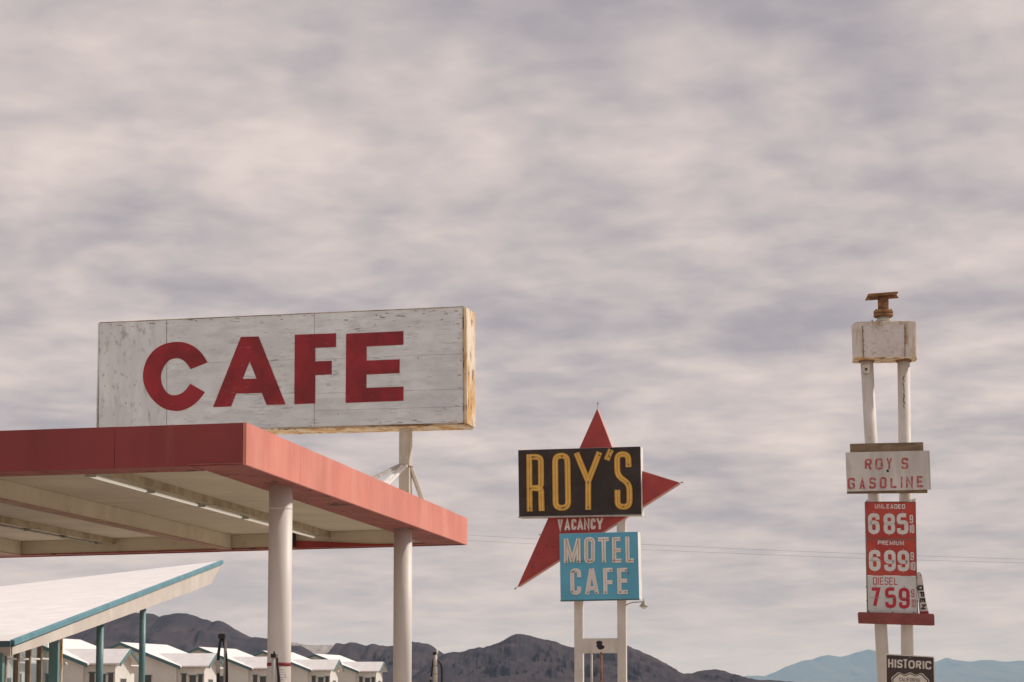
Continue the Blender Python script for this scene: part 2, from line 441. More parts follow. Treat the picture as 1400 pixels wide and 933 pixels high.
GL = {  # strokes in a unit box, y up: (points, closed, corner radius)
 'A': [([(0, 0), (.5, 1), (1, 0)], 0, 0), ([(.2, .3), (.8, .3)], 0, 0)],
 'C': [([(1, .72), (1, 1), (0, 1), (0, 0), (1, 0), (1, .28)], 0, .45)],
 'D': [([(0, 0), (0, 1), (1, 1), (1, 0)], 1, .0)],
 'E': [([(1, 1), (0, 1), (0, 0), (1, 0)], 0, 0), ([(0, .52), (.85, .52)], 0, 0)],
 'F': [([(1, 1), (0, 1), (0, 0)], 0, 0), ([(0, .52), (.85, .52)], 0, 0)],
 'G': [([(1, .75), (1, 1), (0, 1), (0, 0), (1, 0), (1, .48), (.55, .48)], 0, .2)],
 'H': [([(0, 0), (0, 1)], 0, 0), ([(1, 0), (1, 1)], 0, 0), ([(0, .5), (1, .5)], 0, 0)],
 'I': [([(.5, 0), (.5, 1)], 0, 0)],
 'L': [([(0, 1), (0, 0), (1, 0)], 0, 0)],
 'M': [([(0, 0), (0, 1), (.5, .15), (1, 1), (1, 0)], 0, 0)],
 'N': [([(0, 0), (0, 1), (1, 0), (1, 1)], 0, 0)],
 'O': [([(0, 0), (0, 1), (1, 1), (1, 0)], 1, .5)],
 'P': [([(0, 0), (0, 1), (1, 1), (1, .48), (0, .48)], 0, .3)],
 'R': [([(0, 0), (0, 1), (1, 1), (1, .5), (0, .5)], 0, .3), ([(.55, .5), (1, 0)], 0, 0)],
 'S': [([(1, .78), (1, 1), (0, 1), (0, .52), (1, .48), (1, 0), (0, 0), (0, .22)], 0, .4)],
 'T': [([(0, 1), (1, 1)], 0, 0), ([(.5, 1), (.5, 0)], 0, 0)],
 'U': [([(0, 1), (0, 0), (1, 0), (1, 1)], 0, .45)],
 'V': [([(0, 1), (.5, 0), (1, 1)], 0, 0)],
 'Y': [([(0, 1), (.5, .45), (1, 1)], 0, 0), ([(.5, .5), (.5, 0)], 0, 0)],
 '0': [([(0, 0), (0, 1), (1, 1), (1, 0)], 1, .5)],
 '1': [([(.5, 0), (.5, 1)], 0, 0)],
 '5': [([(1, 1), (0, 1), (0, .54), (1, .62), (1, 0), (0, 0), (0, .24)], 0, .42)],
 '6': [([(1, .74), (1, 1), (0, 1), (0, 0), (1, 0), (1, .58), (0, .56)], 0, .48)],
 '7': [([(0, 1), (1, 1), (.38, 0)], 0, 0)],
 '8': [([(0, .53), (0, 1), (1, 1), (1, .53)], 1, .42), ([(0, 0), (0, .53), (1, .53), (1, 0)], 1, .46)],
 '9': [([(0, .26), (0, 0), (1, 0), (1, 1), (0, 1), (0, .42), (1, .44)], 0, .48)],
}
GL['5'][0][0][2] = (0, .54)
def glyph(ch, x0, x1, y0, y1, w, slope=0.0, lean=0.0):
    """strokes of a letter filling the box x0..x1, y0 (top)..y1 (bottom) of the photo; slope/lean follow the board it is on"""
    ix0, ix1, iy0, iy1 = x0 + w / 2, x1 - w / 2, y0 + w / 2, y1 - w / 2
    if ch in 'AVMNY': iy0, iy1 = y0 + w * .25, y1 - w * .1
    xc, yc = (x0 + x1) / 2, (y0 + y1) / 2; out = []
    for pts, closed, r in GL[ch]:
        q = [(ix0 + (ix1 - ix0) * a, iy1 + (iy0 - iy1) * b) for a, b in pts]
        if ch in 'HIL1TFEN' or r == 0:      # stroke ends reach the edge of the box
            q = [(a, (y1 if b == 0 else y0 if b == 1 else c)) if (i in (0, len(pts) - 1) and not closed and u[1] in (0, 1) and ch not in 'ECGSL7') else (a, c)
                 for i, ((a, c), u, b) in enumerate(zip(q, pts, [p[1] for p in pts]))]
        if r: q = rounded(q, r * abs(ix1 - ix0), closed)
        out.append(([(a + lean * (b - yc), b + slope * (a - xc)) for a, b in q], bool(closed)))
    return out

# ================================================================== THE SETTING
S = 31000.0
def sheet(name, x0, x1, y0, y1, z, m):
    mb = MB(); mb.v = [Vector(p) for p in ((x0, y0, z), (x1, y0, z), (x1, y1, z), (x0, y1, z))]; mb.f = [(0, 1, 2, 3)]
    return tag(mb.build(name, m), kind='structure')
sheet('ground', -S, S, -S, S, 0.0, M['sand'])
sheet('forecourt_pavement', -32, 26, 4, 70, .006, M['asphalt'])

def ridge(name, pts, D, depth, m, nx, ny, rough_amp, seed, wob=0.0):
    """a mountain range: a crest line at distance D with gullied slopes in front and behind"""
    prof = []
    for i in range(nx + 1):
        x = pts[0][0] + (pts[-1][0] - pts[0][0]) * i / nx
        for (xa, ya), (xb, yb) in zip(pts, pts[1:]):
            if xa <= x <= xb:
                t = (x - xa) / max(1e-6, xb - xa); y = ya + (yb - ya) * t; break
        q = at(x, y, D); h = q.z
        h += (noise.fractal(Vector((x * .13, seed, 0)), 1.0, 2.0, 4)) * .8 * D / F
        prof.append((q.x, max(h, .5)))
    hmax = max(h for _, h in prof); mb = MB()
    for i, (X, h) in enumerate(prof):
        for j in range(ny + 1):
            t = -1 + 2 * j / ny                                   # -1 foot in front, 0 crest, 1 foot behind
            a = 1 - abs(t)
            s = a ** 1.25
            k = 1.0 / (hmax * 1.1)
            w = noise.fractal(Vector((X * k * 1.5, t * depth * k * .9, seed)), .9, 2.1, 7)
            g = abs(noise.noise(Vector((X * k * 2.3 + .9 * w, t * depth * k * .75 + .6 * w, seed + 5))))
            w2 = noise.fractal(Vector((X * k * 6, t * depth * k * 5, seed + 9)), .8, 2.1, 4)
            z = h * s + (w * .17 - g * .26 + w2 * .03) * min(hmax, h * 1.3) * rough_amp * min(1, a * 2.2) * (1 - max(0, (a - .72) / .28) ** .7)
            if t < 0 and a > .5: z = min(z, h * (1 - (1 - a) * .25))
            Y = D + t * depth + (noise.noise(Vector((X * k * .9, 3.3, seed))) * depth * wob * (1 - a))
            mb.v.append(Vector((X * (Y / D) if False else X, Y, max(z, -.5) - (.6 if a == 0 else 0))))
    w = ny + 1
    for i in range(nx):
        for j in range(ny): mb.f.append((i * w + j, (i + 1) * w + j, (i + 1) * w + j + 1, i * w + j + 1))
    o = mb.build(name, m)
    o.data.polygons.foreach_set('use_smooth', [True] * len(o.data.polygons))
    return tag(o, kind='structure')

R1 = [(-420, 925), (-330, 900), (-250, 880), (-160, 870), (-60, 862), (20, 872), (84, 862), (120, 856), (150, 848), (172, 841), (186, 838), (200, 838.5), (210, 840),
      (218, 843.5), (228, 841), (240, 838.8), (254, 838.5), (264, 841), (275, 845.5), (290, 850), (298, 848), (306, 850.5), (315, 856), (322, 861), (335, 868),
      (345, 871.5), (355, 871.5), (366, 873), (384, 879), (397, 882.5), (412, 883.5), (419, 887), (429, 894), (440, 903), (455, 914), (475, 928)]
R2 = [(405, 929), (425, 916), (440, 903), (450, 891), (459, 879.5), (463, 880), (470, 881), (480.6, 878), (487, 879), (500, 883), (509, 880.5), (527, 883.5), (539, 883.5),
      (552, 879), (563.6, 877), (576, 879.4), (585, 880), (592, 884), (600, 890), (610, 896), (630, 908), (660, 924), (680, 930)]
R3 = [(560, 930), (585, 908), (600, 898), (608, 894), (620, 891), (628, 892), (654, 885), (660, 886), (676, 881), (688, 876), (698, 870), (706, 867), (711, 866.6), (722, 868.6),
      (740, 873.6), (760, 877.4), (770, 882), (780, 885), (800, 886), (830, 881), (846, 880.5), (858, 883), (877, 891), (897, 900), (910, 907), (925, 918), (935, 921), (945, 921),
      (955, 917.5), (966, 916.5), (977, 915), (991, 917.5), (1007, 924), (1027, 931), (1040, 931.5)]
R5 = [(1015, 932), (1035, 930.5), (1051, 929.6), (1066, 931), (1090, 933)]
RP = [(360, 897), (378, 882), (392, 879), (404, 878.2), (415, 881), (419, 882), (440, 882), (462, 882.4), (475, 890), (490, 900)]
RB = [(980, 930), (1005, 927), (1020, 924.4), (1032, 923.8), (1048, 924.4), (1070, 914), (1095, 904), (1111, 901.8), (1117, 898.6), (1134.5, 896), (1149, 898.6), (1174, 891.7),
      (1186, 888), (1199, 890.7), (1225, 897), (1250, 903), (1279, 905), (1295, 899.5), (1306, 902.4), (1325, 905), (1344, 903), (1359, 902.7), (1372, 905), (1400, 903), (1430, 899),
      (1470, 904), (1510, 898), (1570, 903), (1620, 910), (1700, 918), (1800, 929)]
ridge('mountain_range', R1, 2600, 560, M['rock'], 620, 84, 1.0, 1.5)
ridge('mountain_range', R2, 2450, 420, M['rock'], 420, 70, 1.0, 8.2)
ridge('mountain_range', R3, 2200, 420, M['rock'], 620, 84, 1.0, 4.1)
ridge('hill', R5, 2500, 160, M['rock'], 60, 16, .6, 6.1)
ridge('pale_hillside', RP, 5200, 700, M['hazed_rock'], 90, 24, .5, 2.7)
ridge('far_mountain_range', RB, 22000, 3500, M['far_rock'], 360, 36, .3, 9.4)

# the desert air
hz = MB().hexa([(-S - 500, -S - 500, -1), (S + 500, -S - 500, -1), (S + 500, S + 500, -1), (-S - 500, S + 500, -1),
                (-S - 500, -S - 500, 470), (S + 500, -S - 500, 470), (S + 500, S + 500, 470), (-S - 500, S + 500, 470)])
hm = bpy.data.materials.new('desert_haze'); hm.use_nodes = True
hm.node_tree.nodes.clear()
ho = hm.node_tree.nodes.new('ShaderNodeOutputMaterial'); hv = hm.node_tree.nodes.new('ShaderNodeVolumePrincipled')
hv.inputs['Color'].default_value = (.33, .66, 1.0, 1)
hv.inputs['Absorption Color'].default_value = (1, 1, 1, 1)
hv.inputs['Density'].default_value = 4.0e-5
hv.inputs['Anisotropy'].default_value = 0.0
hm.node_tree.links.new(hv.outputs[0], ho.inputs['Volume'])
tag(hz.build('haze', hm), kind='stuff')

# ================================================================== GAS STATION CANOPY
ZS = 4.30                                             # underside of the edge beams
FR = on_z(336.5, 634, ZS); BR = on_z(639, 744.5, ZS)
ZT = at(337, 578, FR.y).z                             # top of the fascia
e2 = Vector((BR.x - FR.x, BR.y - FR.y, 0)).normalized(); e1 = Vector((-e2.y, e2.x, 0))     # e2 along, e1 to the left
b2 = on_z(33, 760.5, ZS); WID = (b2 - FR).dot(e1) + .75
def line_x(p, d, q, e):
    """plan intersection of p+s*d and q+t*e"""
    den = d.x * e.y - d.y * e.x
    s = ((q.x - p.x) * e.y - (q.y - p.y) * e.x) / den
    return Vector((p.x + d.x * s, p.y + d.y * s, 0))
f2 = on_z(0, 643.5, ZS); k2 = on_z(0, 762.5, ZS)
df = Vector((f2.x - FR.x, f2.y - FR.y, 0)).normalized(); dk = Vector((k2.x - BR.x, k2.y - BR.y, 0)).normalized()
FL = line_x(FR, df, FR + e1 * WID, e2); BL = line_x(BR, dk, FR + e1 * WID, e2)
def v2(p, z): return Vector((p.x, p.y, z))
canopy = thing('gas_station_canopy', v2((FR + BL) / 2, 0), 'big flat red canopy on round off-white columns over the fuel pumps', 'canopy')
ZC = ZS + .30                                         # ceiling
def strip(a, b, ins0, ins1, d_in_a, d_in_b, z0, z1):
    """prism along a-b between two insets measured along the in-directions at either end"""
    p = [a + d_in_a * ins0, b + d_in_b * ins0, b + d_in_b * ins1, a + d_in_a * ins1]
    return MB().hexa([v2(q, z0) for q in p] + [v2(q, z1) for q in p])
FR0, BR0, FL0, BL0 = v2(FR, 0), v2(BR, 0), v2(FL, 0), v2(BL, 0)
BW = .72
# roof deck
cen = (FR0 + BR0 + FL0 + BL0) / 4
def inset(p, k): return p + (cen - p).normalized() * k
dk4 = [inset(p, .10) for p in (FR0, BR0, BL0, FL0)]
MB().hexa([v2(p, ZC) for p in dk4] + [v2(p, ZT - .06) for p in dk4]).build('ceiling', M['cream'], canopy)
# edge beams (cream inside, boarded in red below and outside)
MB().hexa([v2(p, ZS + .012) for p in (FR0 - e1 * -.06 + e2 * .06, BR0 + e1 * .06 - e2 * .06, BR0 + e1 * BW - e2 * .06, FR0 + e1 * BW + e2 * .06)] +
          [v2(p, ZC - .004) for p in (FR0 + e1 * .06 + e2 * .06, BR0 + e1 * .06 - e2 * .06, BR0 + e1 * BW - e2 * .06, FR0 + e1 * BW + e2 * .06)]).build('edge_beam', M['cream'], canopy)
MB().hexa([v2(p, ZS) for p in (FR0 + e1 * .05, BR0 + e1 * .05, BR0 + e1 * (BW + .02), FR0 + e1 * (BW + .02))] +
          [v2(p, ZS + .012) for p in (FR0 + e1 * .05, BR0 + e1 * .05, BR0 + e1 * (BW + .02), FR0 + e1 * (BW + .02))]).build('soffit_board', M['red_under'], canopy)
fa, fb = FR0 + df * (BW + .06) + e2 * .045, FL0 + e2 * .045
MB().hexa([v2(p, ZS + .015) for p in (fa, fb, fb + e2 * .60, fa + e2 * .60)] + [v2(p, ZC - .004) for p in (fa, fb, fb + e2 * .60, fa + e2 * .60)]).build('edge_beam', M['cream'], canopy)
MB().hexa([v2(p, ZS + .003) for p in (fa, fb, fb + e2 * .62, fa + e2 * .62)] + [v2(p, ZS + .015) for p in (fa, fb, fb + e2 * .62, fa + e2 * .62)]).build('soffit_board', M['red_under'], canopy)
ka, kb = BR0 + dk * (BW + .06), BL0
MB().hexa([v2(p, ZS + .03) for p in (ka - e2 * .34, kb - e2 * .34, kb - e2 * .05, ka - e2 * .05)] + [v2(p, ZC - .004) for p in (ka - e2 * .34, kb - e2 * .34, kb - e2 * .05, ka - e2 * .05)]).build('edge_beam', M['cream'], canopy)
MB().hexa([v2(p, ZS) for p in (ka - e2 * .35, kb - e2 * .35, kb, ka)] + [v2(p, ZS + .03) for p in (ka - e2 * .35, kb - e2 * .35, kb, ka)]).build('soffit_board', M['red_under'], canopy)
# red board showing below the far beam
def on_back(px):
    d = ray(px, 750); return line_x(Vector((0, 0, 0)), Vector((d.x, d.y, 0)), ka - e2 * .372, dk)
g0, g1 = on_back(403), on_back(537)
MB().hexa([v2(g0, ZS - .012), v2(g1, ZS - .012), v2(g1 + e2 * .02, ZS - .012), v2(g0 + e2 * .02, ZS - .012),
           v2(g0, ZS + .145), v2(g1, ZS + .006), v2(g1 + e2 * .02, ZS + .006), v2(g0 + e2 * .02, ZS + .145)]).build('kick_board', M['star_red'], canopy)
MB().box(v2(on_back(402) - e2 * .06, 0), e1, e2, (0, 0, 1), -.04, .08, -.05, .05, ZS + .02, ZC - .006).build('beam_bracket', M['dark'], canopy)
# long beams below the ceiling
c1a, c1b = on_z(0, 682, ZS), on_z(318, 752, ZS)
off1 = (c1b - FR).dot(e1)
for off, wdt in ((off1, .24), (WID - .75, .70)):
    a = line_x(FR0, df, FR0 + e1 * off, e2) + e2 * .66; b = line_x(BR0, dk, FR0 + e1 * off, e2) - e2 * .36
    q = [a, b, b + e1 * wdt, a + e1 * wdt]
    MB().hexa([v2(p, ZS + .02) for p in q] + [v2(p, ZC - .005) for p in q]).build('long_beam', M['cream'], canopy)
    q = [a - e1 * .012, b - e1 * .012, b + e1 * (wdt + .012), a + e1 * (wdt + .012)]
    MB().hexa([v2(p, ZS + .005) for p in q] + [v2(p, ZS + .02) for p in q]).build('soffit_board', M['pink_under'], canopy)
# fascia boards, in sheets with open joints
def fascia(a, b, inward, cuts, m, th=.045, z0=ZS - .012, z1=ZT):
    ln = (b - a).length; d = (b - a) / ln
    c = [0.0] + cuts + [1.0]
    for i in range(len(c) - 1):
        s0, s1 = c[i] * ln + (.003 if i else 0), c[i + 1] * ln - (.003 if i < len(c) - 2 else 0)
        z_ = random.uniform(0, .004); jog = random.uniform(0, .0025)
        q = [a + d * s0 + inward * jog, a + d * s1 + inward * jog, a + d * s1 + inward * (th + jog), a + d * s0 + inward * (th + jog)]
        MB().hexa([v2(p, z0 - z_) for p in q] + [v2(p, z1 + z_) for p in q]).build('fascia_board', m, canopy)
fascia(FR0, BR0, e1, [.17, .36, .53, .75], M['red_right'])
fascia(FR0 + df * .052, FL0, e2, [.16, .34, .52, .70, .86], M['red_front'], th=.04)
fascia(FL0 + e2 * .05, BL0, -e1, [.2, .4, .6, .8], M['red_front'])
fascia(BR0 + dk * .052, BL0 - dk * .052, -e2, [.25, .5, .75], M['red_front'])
# columns
def column(px, py, first):
    t = on_z(px, py, ZS)
    c = FR0 + e2 * (t - FR).dot(e2) + e1 * .37
    d = ray(px, py); s = line_x(Vector((0, 0, 0)), Vector((d.x, d.y, 0)), FR0 + e1 * .37, e2)
    c = s; r = .160
    col = MB().lathe(v2(c, -.02), (0, 0, 1), [(0, r), (ZS + .02, r)], 40).build('column', M['column'], canopy, smooth=True)
    MB().lathe(v2(c, 0), (0, 0, 1), [(0, .30), (.10, .30), (.12, r + .01)], 32).build('column_base', M['concrete'], col, smooth=True)
    if first:
        zj = at(px, 697, c.y).z
        MB().lathe(v2(c, zj), (0, 0, 1), [(0, r + .001), (.004, r + .003), (.010, r + .003), (.014, r + .001)], 40).build('joint_ring', M['column'], col, smooth=True)
        za, zb = at(px, 911, c.y).z, at(px, 906.3, c.y).z
        MB().lathe(v2(c, za), (0, 0, 1), [(0, r + .002), (.001, r + .004), (zb - za - .001, r + .004), (zb - za, r + .002)], 40).build('painted_band', M['red_band'], col, smooth=True)
        # paper notice wrapped on the shaft
        z1, z0 = at(px, 912.5, c.y).z, .95
        def wrap(a0, a1, zz0, zz1, rr, name, m):
            mb = MB(); n = 10
            for i in range(n + 1):
                a = R(a0 + (a1 - a0) * i / n); dd = Vector((math.sin(a), -math.cos(a), 0))
                mb.v += [v2(c, zz0) + dd * rr, v2(c, zz1) + dd * rr, v2(c, zz0) + dd * (rr - .003), v2(c, zz1) + dd * (rr - .003)]
            for i in range(n):
                k = 4 * i; mb.f += [(k, k + 4, k + 5, k + 1), (k + 2, k + 3, k + 7, k + 6), (k, k + 2, k + 6, k + 4), (k + 1, k + 5, k + 7, k + 3)]
            mb.f += [(0, 1, 3, 2), (4 * n, 4 * n + 2, 4 * n + 3, 4 * n + 1)]
            return mb.build(name, m, col, smooth=True)
        wrap(-12, 52, z0, z1, r + .004, 'notice', M['paper'])
        rr = random.Random(3)
        for i in range(12):
            zz = z1 - .03 - i * .034
            wrap(-6 + rr.uniform(0, 22), 26 + rr.uniform(-6, 20), zz - .005 - rr.uniform(0, .008), zz, r + .006, 'printed_line', M['ink'])
column(384, 671, True)
column(551, 729, False)
for px_ in (1, 2):      # the matching pair on the hidden side
    c = FR0 + e1 * (WID - .37) + e2 * (3.2 if px_ == 1 else 11.0)
    cc = MB().lathe(v2(c, -.02), (0, 0, 1), [(0, .16), (ZS + .02, .16)], 32).build('column', M['column'], canopy, smooth=True)
    MB().lathe(v2(c, 0), (0, 0, 1), [(0, .30), (.10, .30), (.12, .17)], 24).build('column_base', M['concrete'], cc, smooth=True)

# fluorescent strips under the ceiling
def strip_light(p0, p1, label, tubes, mt):
    z = ZC - .10
    a, b = on_z(*p0, z), on_z(*p1, z); a0, b0 = v2(a, 0), v2(b, 0)
    along = e2 if (b0 - a0).dot(e2) > 0 else -e2
    ln = (b0 - a0).dot(along); right = -e1
    t = thing('strip_light', v2((a0 + b0) / 2, z), label, 'ceiling light', 'fluorescent strips under the canopy')
    h = MB().box(a0, along, right, (0, 0, 1), -.05, ln + .25, .10, .34, ZC - .085, ZC - .001).build('housing', M['housing'], t)
    MB().box(a0, along, right, (0, 0, 1), -.05, ln + .25, .345, .36, ZC - .12, ZC - .002).build('reflector', M['housing'], h)
    n = tubes
    for i in range(n):
        s0, s1 = ln * i / n + .05, ln * (i + 1) / n - .05
        MB().lathe(a0 + along * s0 + Vector((0, 0, z)), along, [(0, .017), (.02, .021), (s1 - s0 - .02, .021), (s1 - s0, .017)], 12).build('tube', mt, t, smooth=True)
    for i in range(n + 1):
        s = ln * i / n
        MB().box(a0, along, right, (0, 0, 1), s - .04, s + .04, -.03, .11, z - .025, ZC - .002).build('lamp_holder', M['grey_metal'], t)
    return t
strip_light((120, 650), (431, 735), 'long fluorescent strip with white tubes under the canopy beside the red edge', 5, M['tube'])
strip_light((-150, 690), (140, 742.5), 'dim grey fluorescent strip under the canopy beyond the centre beam', 5, M['grey_metal'])

# ================================================================== CAFE SIGN
PC = Plane(634, 500, 32.0, 14.0)
TH = .62
cafe = thing('cafe_sign', v2(PC(384, 580), ZT - .06), 'large weathered white plywood billboard reading CAFE in red above the canopy', 'sign')
lerp = lambda a, b, t: a + (b - a) * t
def top_y(x): return lerp(442, 420, (x - 136) / 498)
def bot_y(x): return lerp(591.5, 578, (x - 132.5) / 502.5)
def xl(y): return lerp(136, 132.5, (y - 442) / 149.5)
def cafe_piece(x0, x1, t0, t1, m, off, g=.45):
    """board between two seams, t0..t1 down the face"""
    e = lambda x, t: (x, lerp(top_y(x), bot_y(x), t))
    gx0 = g if x0 > 140 else 0; gx1 = g if x1 < 630 else 0
    gt = .0009
    t0_ = t0 + (gt if t0 > 0 else 0); t1_ = t1 - (gt if t1 < 1 else 0)
    return plate(PC, [e(x0 + gx0, t0_), e(x1 - gx1, t0_), e(x1 - gx1, t1_), e(x0 + gx0, t1_)], off, .018).build('face_board', m, cafe)
cafe_piece(135, 228, 0, 1, M['ply_v'], 0)
for i, (a, b) in enumerate(((0, .40), (.40, .70), (.70, 1))): cafe_piece(228, 430, a, b, M['ply_h'], (.001, -.001, .002)[i], .3)
for i, (a, b) in enumerate(((0, .405), (.405, .708), (.708, .86), (.86, 1))): cafe_piece(430, 634, a, b, M['ply_h'], (-.001, .002, 0, .001)[i], .3)
# carcass behind the face, end and edge boards
plate(PC, [(136.2, 443), (633, 421), (633.5, 577), (133.2, 590)], -.022, TH - .05).build('carcass', M['edge_wood'], cafe)
def edge_board(p, q, m, over=.012, thick=.03, name='edge_board', rim=None):
    """board wrapping one edge of the box, p-q being the front edge"""
    a, b = PC(*p, over), PC(*q, over); d = (b - a).normalized(); out = d.cross(PC.n)
    mid = PC(384, 500)
    if out.dot((a + b) / 2 - mid) < 0: out = -out
    return MB().hexa([a, b, b + out * thick, a + out * thick, a - PC.n * TH, b - PC.n * TH, b + out * thick - PC.n * TH, a + out * thick - PC.n * TH]).build(name, m, cafe)
edge_board((634.3, 420), (635.2, 578.6), M['end_wood'], .020, .035, 'end_board')
edge_board((132.5, 592), (635, 578.6), M['end_wood'], -.004, .035, 'bottom_board')
edge_board((136, 441.8), (634, 419.8), M['edge_wood'], .006, .012, 'top_board')
edge_board((135.8, 442), (132.4, 591), M['ply_v'], .010, .02, 'end_board')
plate(PC, [(632.2, 421), (637.2, 420.4), (638.2, 578.2), (633.2, 578.6)], .016, .018).build('corner_batten', M['edge_wood'], cafe)
plate(PC, [(380, 585), (634, 578.2), (634, 580.4), (380, 587.2)], .008, .012).build('drip_batten', M['edge_wood'], cafe)
plate(PC, [(134, 443), (632, 421), (633, 578), (132.5, 590)], -TH + .012, .015).build('back_board', M['ply_h'], cafe)
# letters
Cin = spline([(260.6, 504.9), (254.5, 496.5), (248, 491.6), (240.9, 490), (232, 492.5), (225, 500), (220.8, 509), (219.9, 517), (221.5, 526), (226, 534.5), (232, 539.5), (238.6, 540.6), (247, 538.6), (254, 533), (259.9, 524.8)], 4)
Cout = spline([(279.9, 536.3), (272, 547), (262, 555.5), (250, 561), (238.3, 562), (225, 559), (213, 551), (203, 539), (197, 526), (195.4, 514), (197.3, 501), (203, 488), (213, 477), (227, 469.8), (243.4, 467.7), (256, 469.7), (268, 476), (277, 485), (283.7, 495.5)], 4)
plate(PC, Cin + Cout, .0075, .006).build('letter', M['sign_red'], cafe)
plate(PC, [(329.2, 460.9), (353.5, 460.3), (390.4, 553.1), (364.5, 553.8), (357.8, 537.5), (322.8, 538.3), (316, 556), (291.1, 556.9)], .0075, .006,
      [[(341.2, 494.1), (350.6, 517.9), (331.7, 518.3)]]).build('letter', M['sign_red'], cafe)
plate(PC, [(402.9, 457.9), (459.3, 455.9), (459.3, 474.6), (431, 475.9), (431, 494.3), (453.5, 493.6), (453.5, 512.1), (431.2, 513.1), (430.8, 551.7), (402.3, 553)], .0075, .006).build('letter', M['sign_red'], cafe)
plate(PC, [(473.2, 456.6), (551.4, 452.9), (551.4, 471.6), (501.1, 473.9), (501.2, 493.2), (546.3, 491.5), (546.3, 510.4), (501.1, 512.3), (500.9, 530.5), (551.6, 528.8), (551.4, 548.1), (472.4, 551.1)], .0075, .006).build('letter', M['sign_red'], cafe)
# nail heads and small holes
rr = random.Random(5)
for x, y in ((143, 528), (155, 527.5), (184, 526.5), (172, 551.5), (139.5, 455.5), (152.5, 457), (512.5, 444), (580, 423.8), (571.5, 490), (604, 437), (462, 566), (560, 564), (610, 560)):
    p = PC(x, y, .0045); MB().lathe(p - PC.n * .006, PC.n, [(0, .011), (.006, .011)], 8).build('nail_head', M['edge_wood'], cafe)
ch_ = random.Random(21)
for k in range(46):
    if k < 26: x = ch_.uniform(150, 628); y = top_y(x) + ch_.uniform(.6, 3.0) + (ch_.random() ** 3) * 9; w, h = ch_.uniform(1.2, 5), ch_.uniform(.35, .8)
    elif k < 38: x = 632 - (ch_.random() ** 2) * 14; y = ch_.uniform(424, 574); w, h = ch_.uniform(1, 4), ch_.uniform(.35, .8)
    else: x = ch_.uniform(400, 628); y = bot_y(x) - ch_.uniform(.8, 5); w, h = ch_.uniform(2, 7), ch_.uniform(.3, .7)
    x = min(x, 631 - w); o = [(x - w, y), (x - w * .3, y - h), (x + w * .5, y - h * .6), (x + w, y + h * .2), (x + w * .2, y + h), (x - w * .6, y + h * .5)]
    plate(PC, o, .0042, .003).build('paint_chip', M['edge_wood'], cafe)
# posts and braces standing on the canopy roof
pc = PC(554.5, 640, -.30)
post = MB().box(v2(pc, 0), PC.u, PC.n, (0, 0, 1), -.095, .095, -.095, .095, ZT - .06, PC(555, 583).z).build('post', M['post_paint'], cafe)
pc2 = PC(215, 600, -.30)
MB().box(v2(pc2, 0), PC.u, PC.n, (0, 0, 1), -.095, .095, -.095, .095, ZT - .06, PC(215, 588).z).build('post', M['post_paint'], cafe)
zr = ZT - .06
def brace(p, q, w, h, m, name='brace'):
    return MB().bar(p, q, w, h).build(name, m, cafe)
h_ = at(554, 638.5, pc.y).z
brace(at(546.5, 636.5, pc.y - .08), on_z(496, 661.5, zr), .06, .05, M['grey_metal'])
brace(at(556.0, 636.8, pc.y - .14), on_z(521.5, 670.5, zr), .045, .03, M['sign_white'])
brace(at(549.5, 637.0, pc.y - .15), on_z(514.5, 671.0, zr), .045, .03, M['sign_white'])
brace(at(561.3, 639.5, pc.y - .02), on_z(581, 696, zr), .06, .05, M['post_paint'])
brace(at(563.4, 640.0, pc.y - .02), on_z(583.4, 696.6, zr), .02, .055, M['sign_white'])
MB().box(v2(pc, h_), PC.u, PC.n, (0, 0, 1), -.11, .11, -.11, .11, -.012, .012).build('collar', M['rust'], cafe)

# ================================================================== MOTEL OFFICE (slanting roof)
P1 = at(15.5, 877, 38); P2 = at(303, 767, 70); P3 = at(0, 802, 75)
P3 = P2 + (P3 - P2) * 1.35
P4 = Vector((P3.x, P1.y + 1.0, P1.z - .12))
office = thing('motel_office', Vector((-14, 45, 0)), 'glass-walled motel office under a wide slanting white roof with teal edge', 'building')
def patch(s, t, dz=0.0):
    a = P1.lerp(P2, s); b = P4.lerp(P3, s); q = a.lerp(b, t); return Vector((q.x, q.y, q.z + dz))
mb = MB(); ns, ntt = 40, 10
for i in range(ns + 1):
    for j in range(ntt + 1): mb.v.append(patch(i / ns, j / ntt))
for i in range(ns + 1):
    for j in range(ntt + 1): mb.v.append(patch(i / ns, j / ntt, -.05))
W_ = ntt + 1; K_ = (ns + 1) * W_
for i in range(ns):
    for j in range(ntt):
        q = (i * W_ + j, (i + 1) * W_ + j, (i + 1) * W_ + j + 1, i * W_ + j + 1)
        mb.f += [q, tuple(K_ + k for k in reversed(q))]
for i in range(ns):
    for j in (0, ntt): a, b = i * W_ + j, (i + 1) * W_ + j; mb.f.append((a, b, K_ + b, K_ + a))
for j in range(ntt):
    for i in (0, ns): a, b = i * W_ + j, i * W_ + j + 1; mb.f.append((a, b, K_ + b, K_ + a))
roof_o = mb.build('roof', M['roof'], office)
rk = (P2 - P1).normalized(); rk_h = Vector((rk.x, rk.y, 0)).normalized(); rk_r = Vector((rk_h.y, -rk_h.x, 0))       # outwards (to the right)
up = Vector((0, 0, 1))
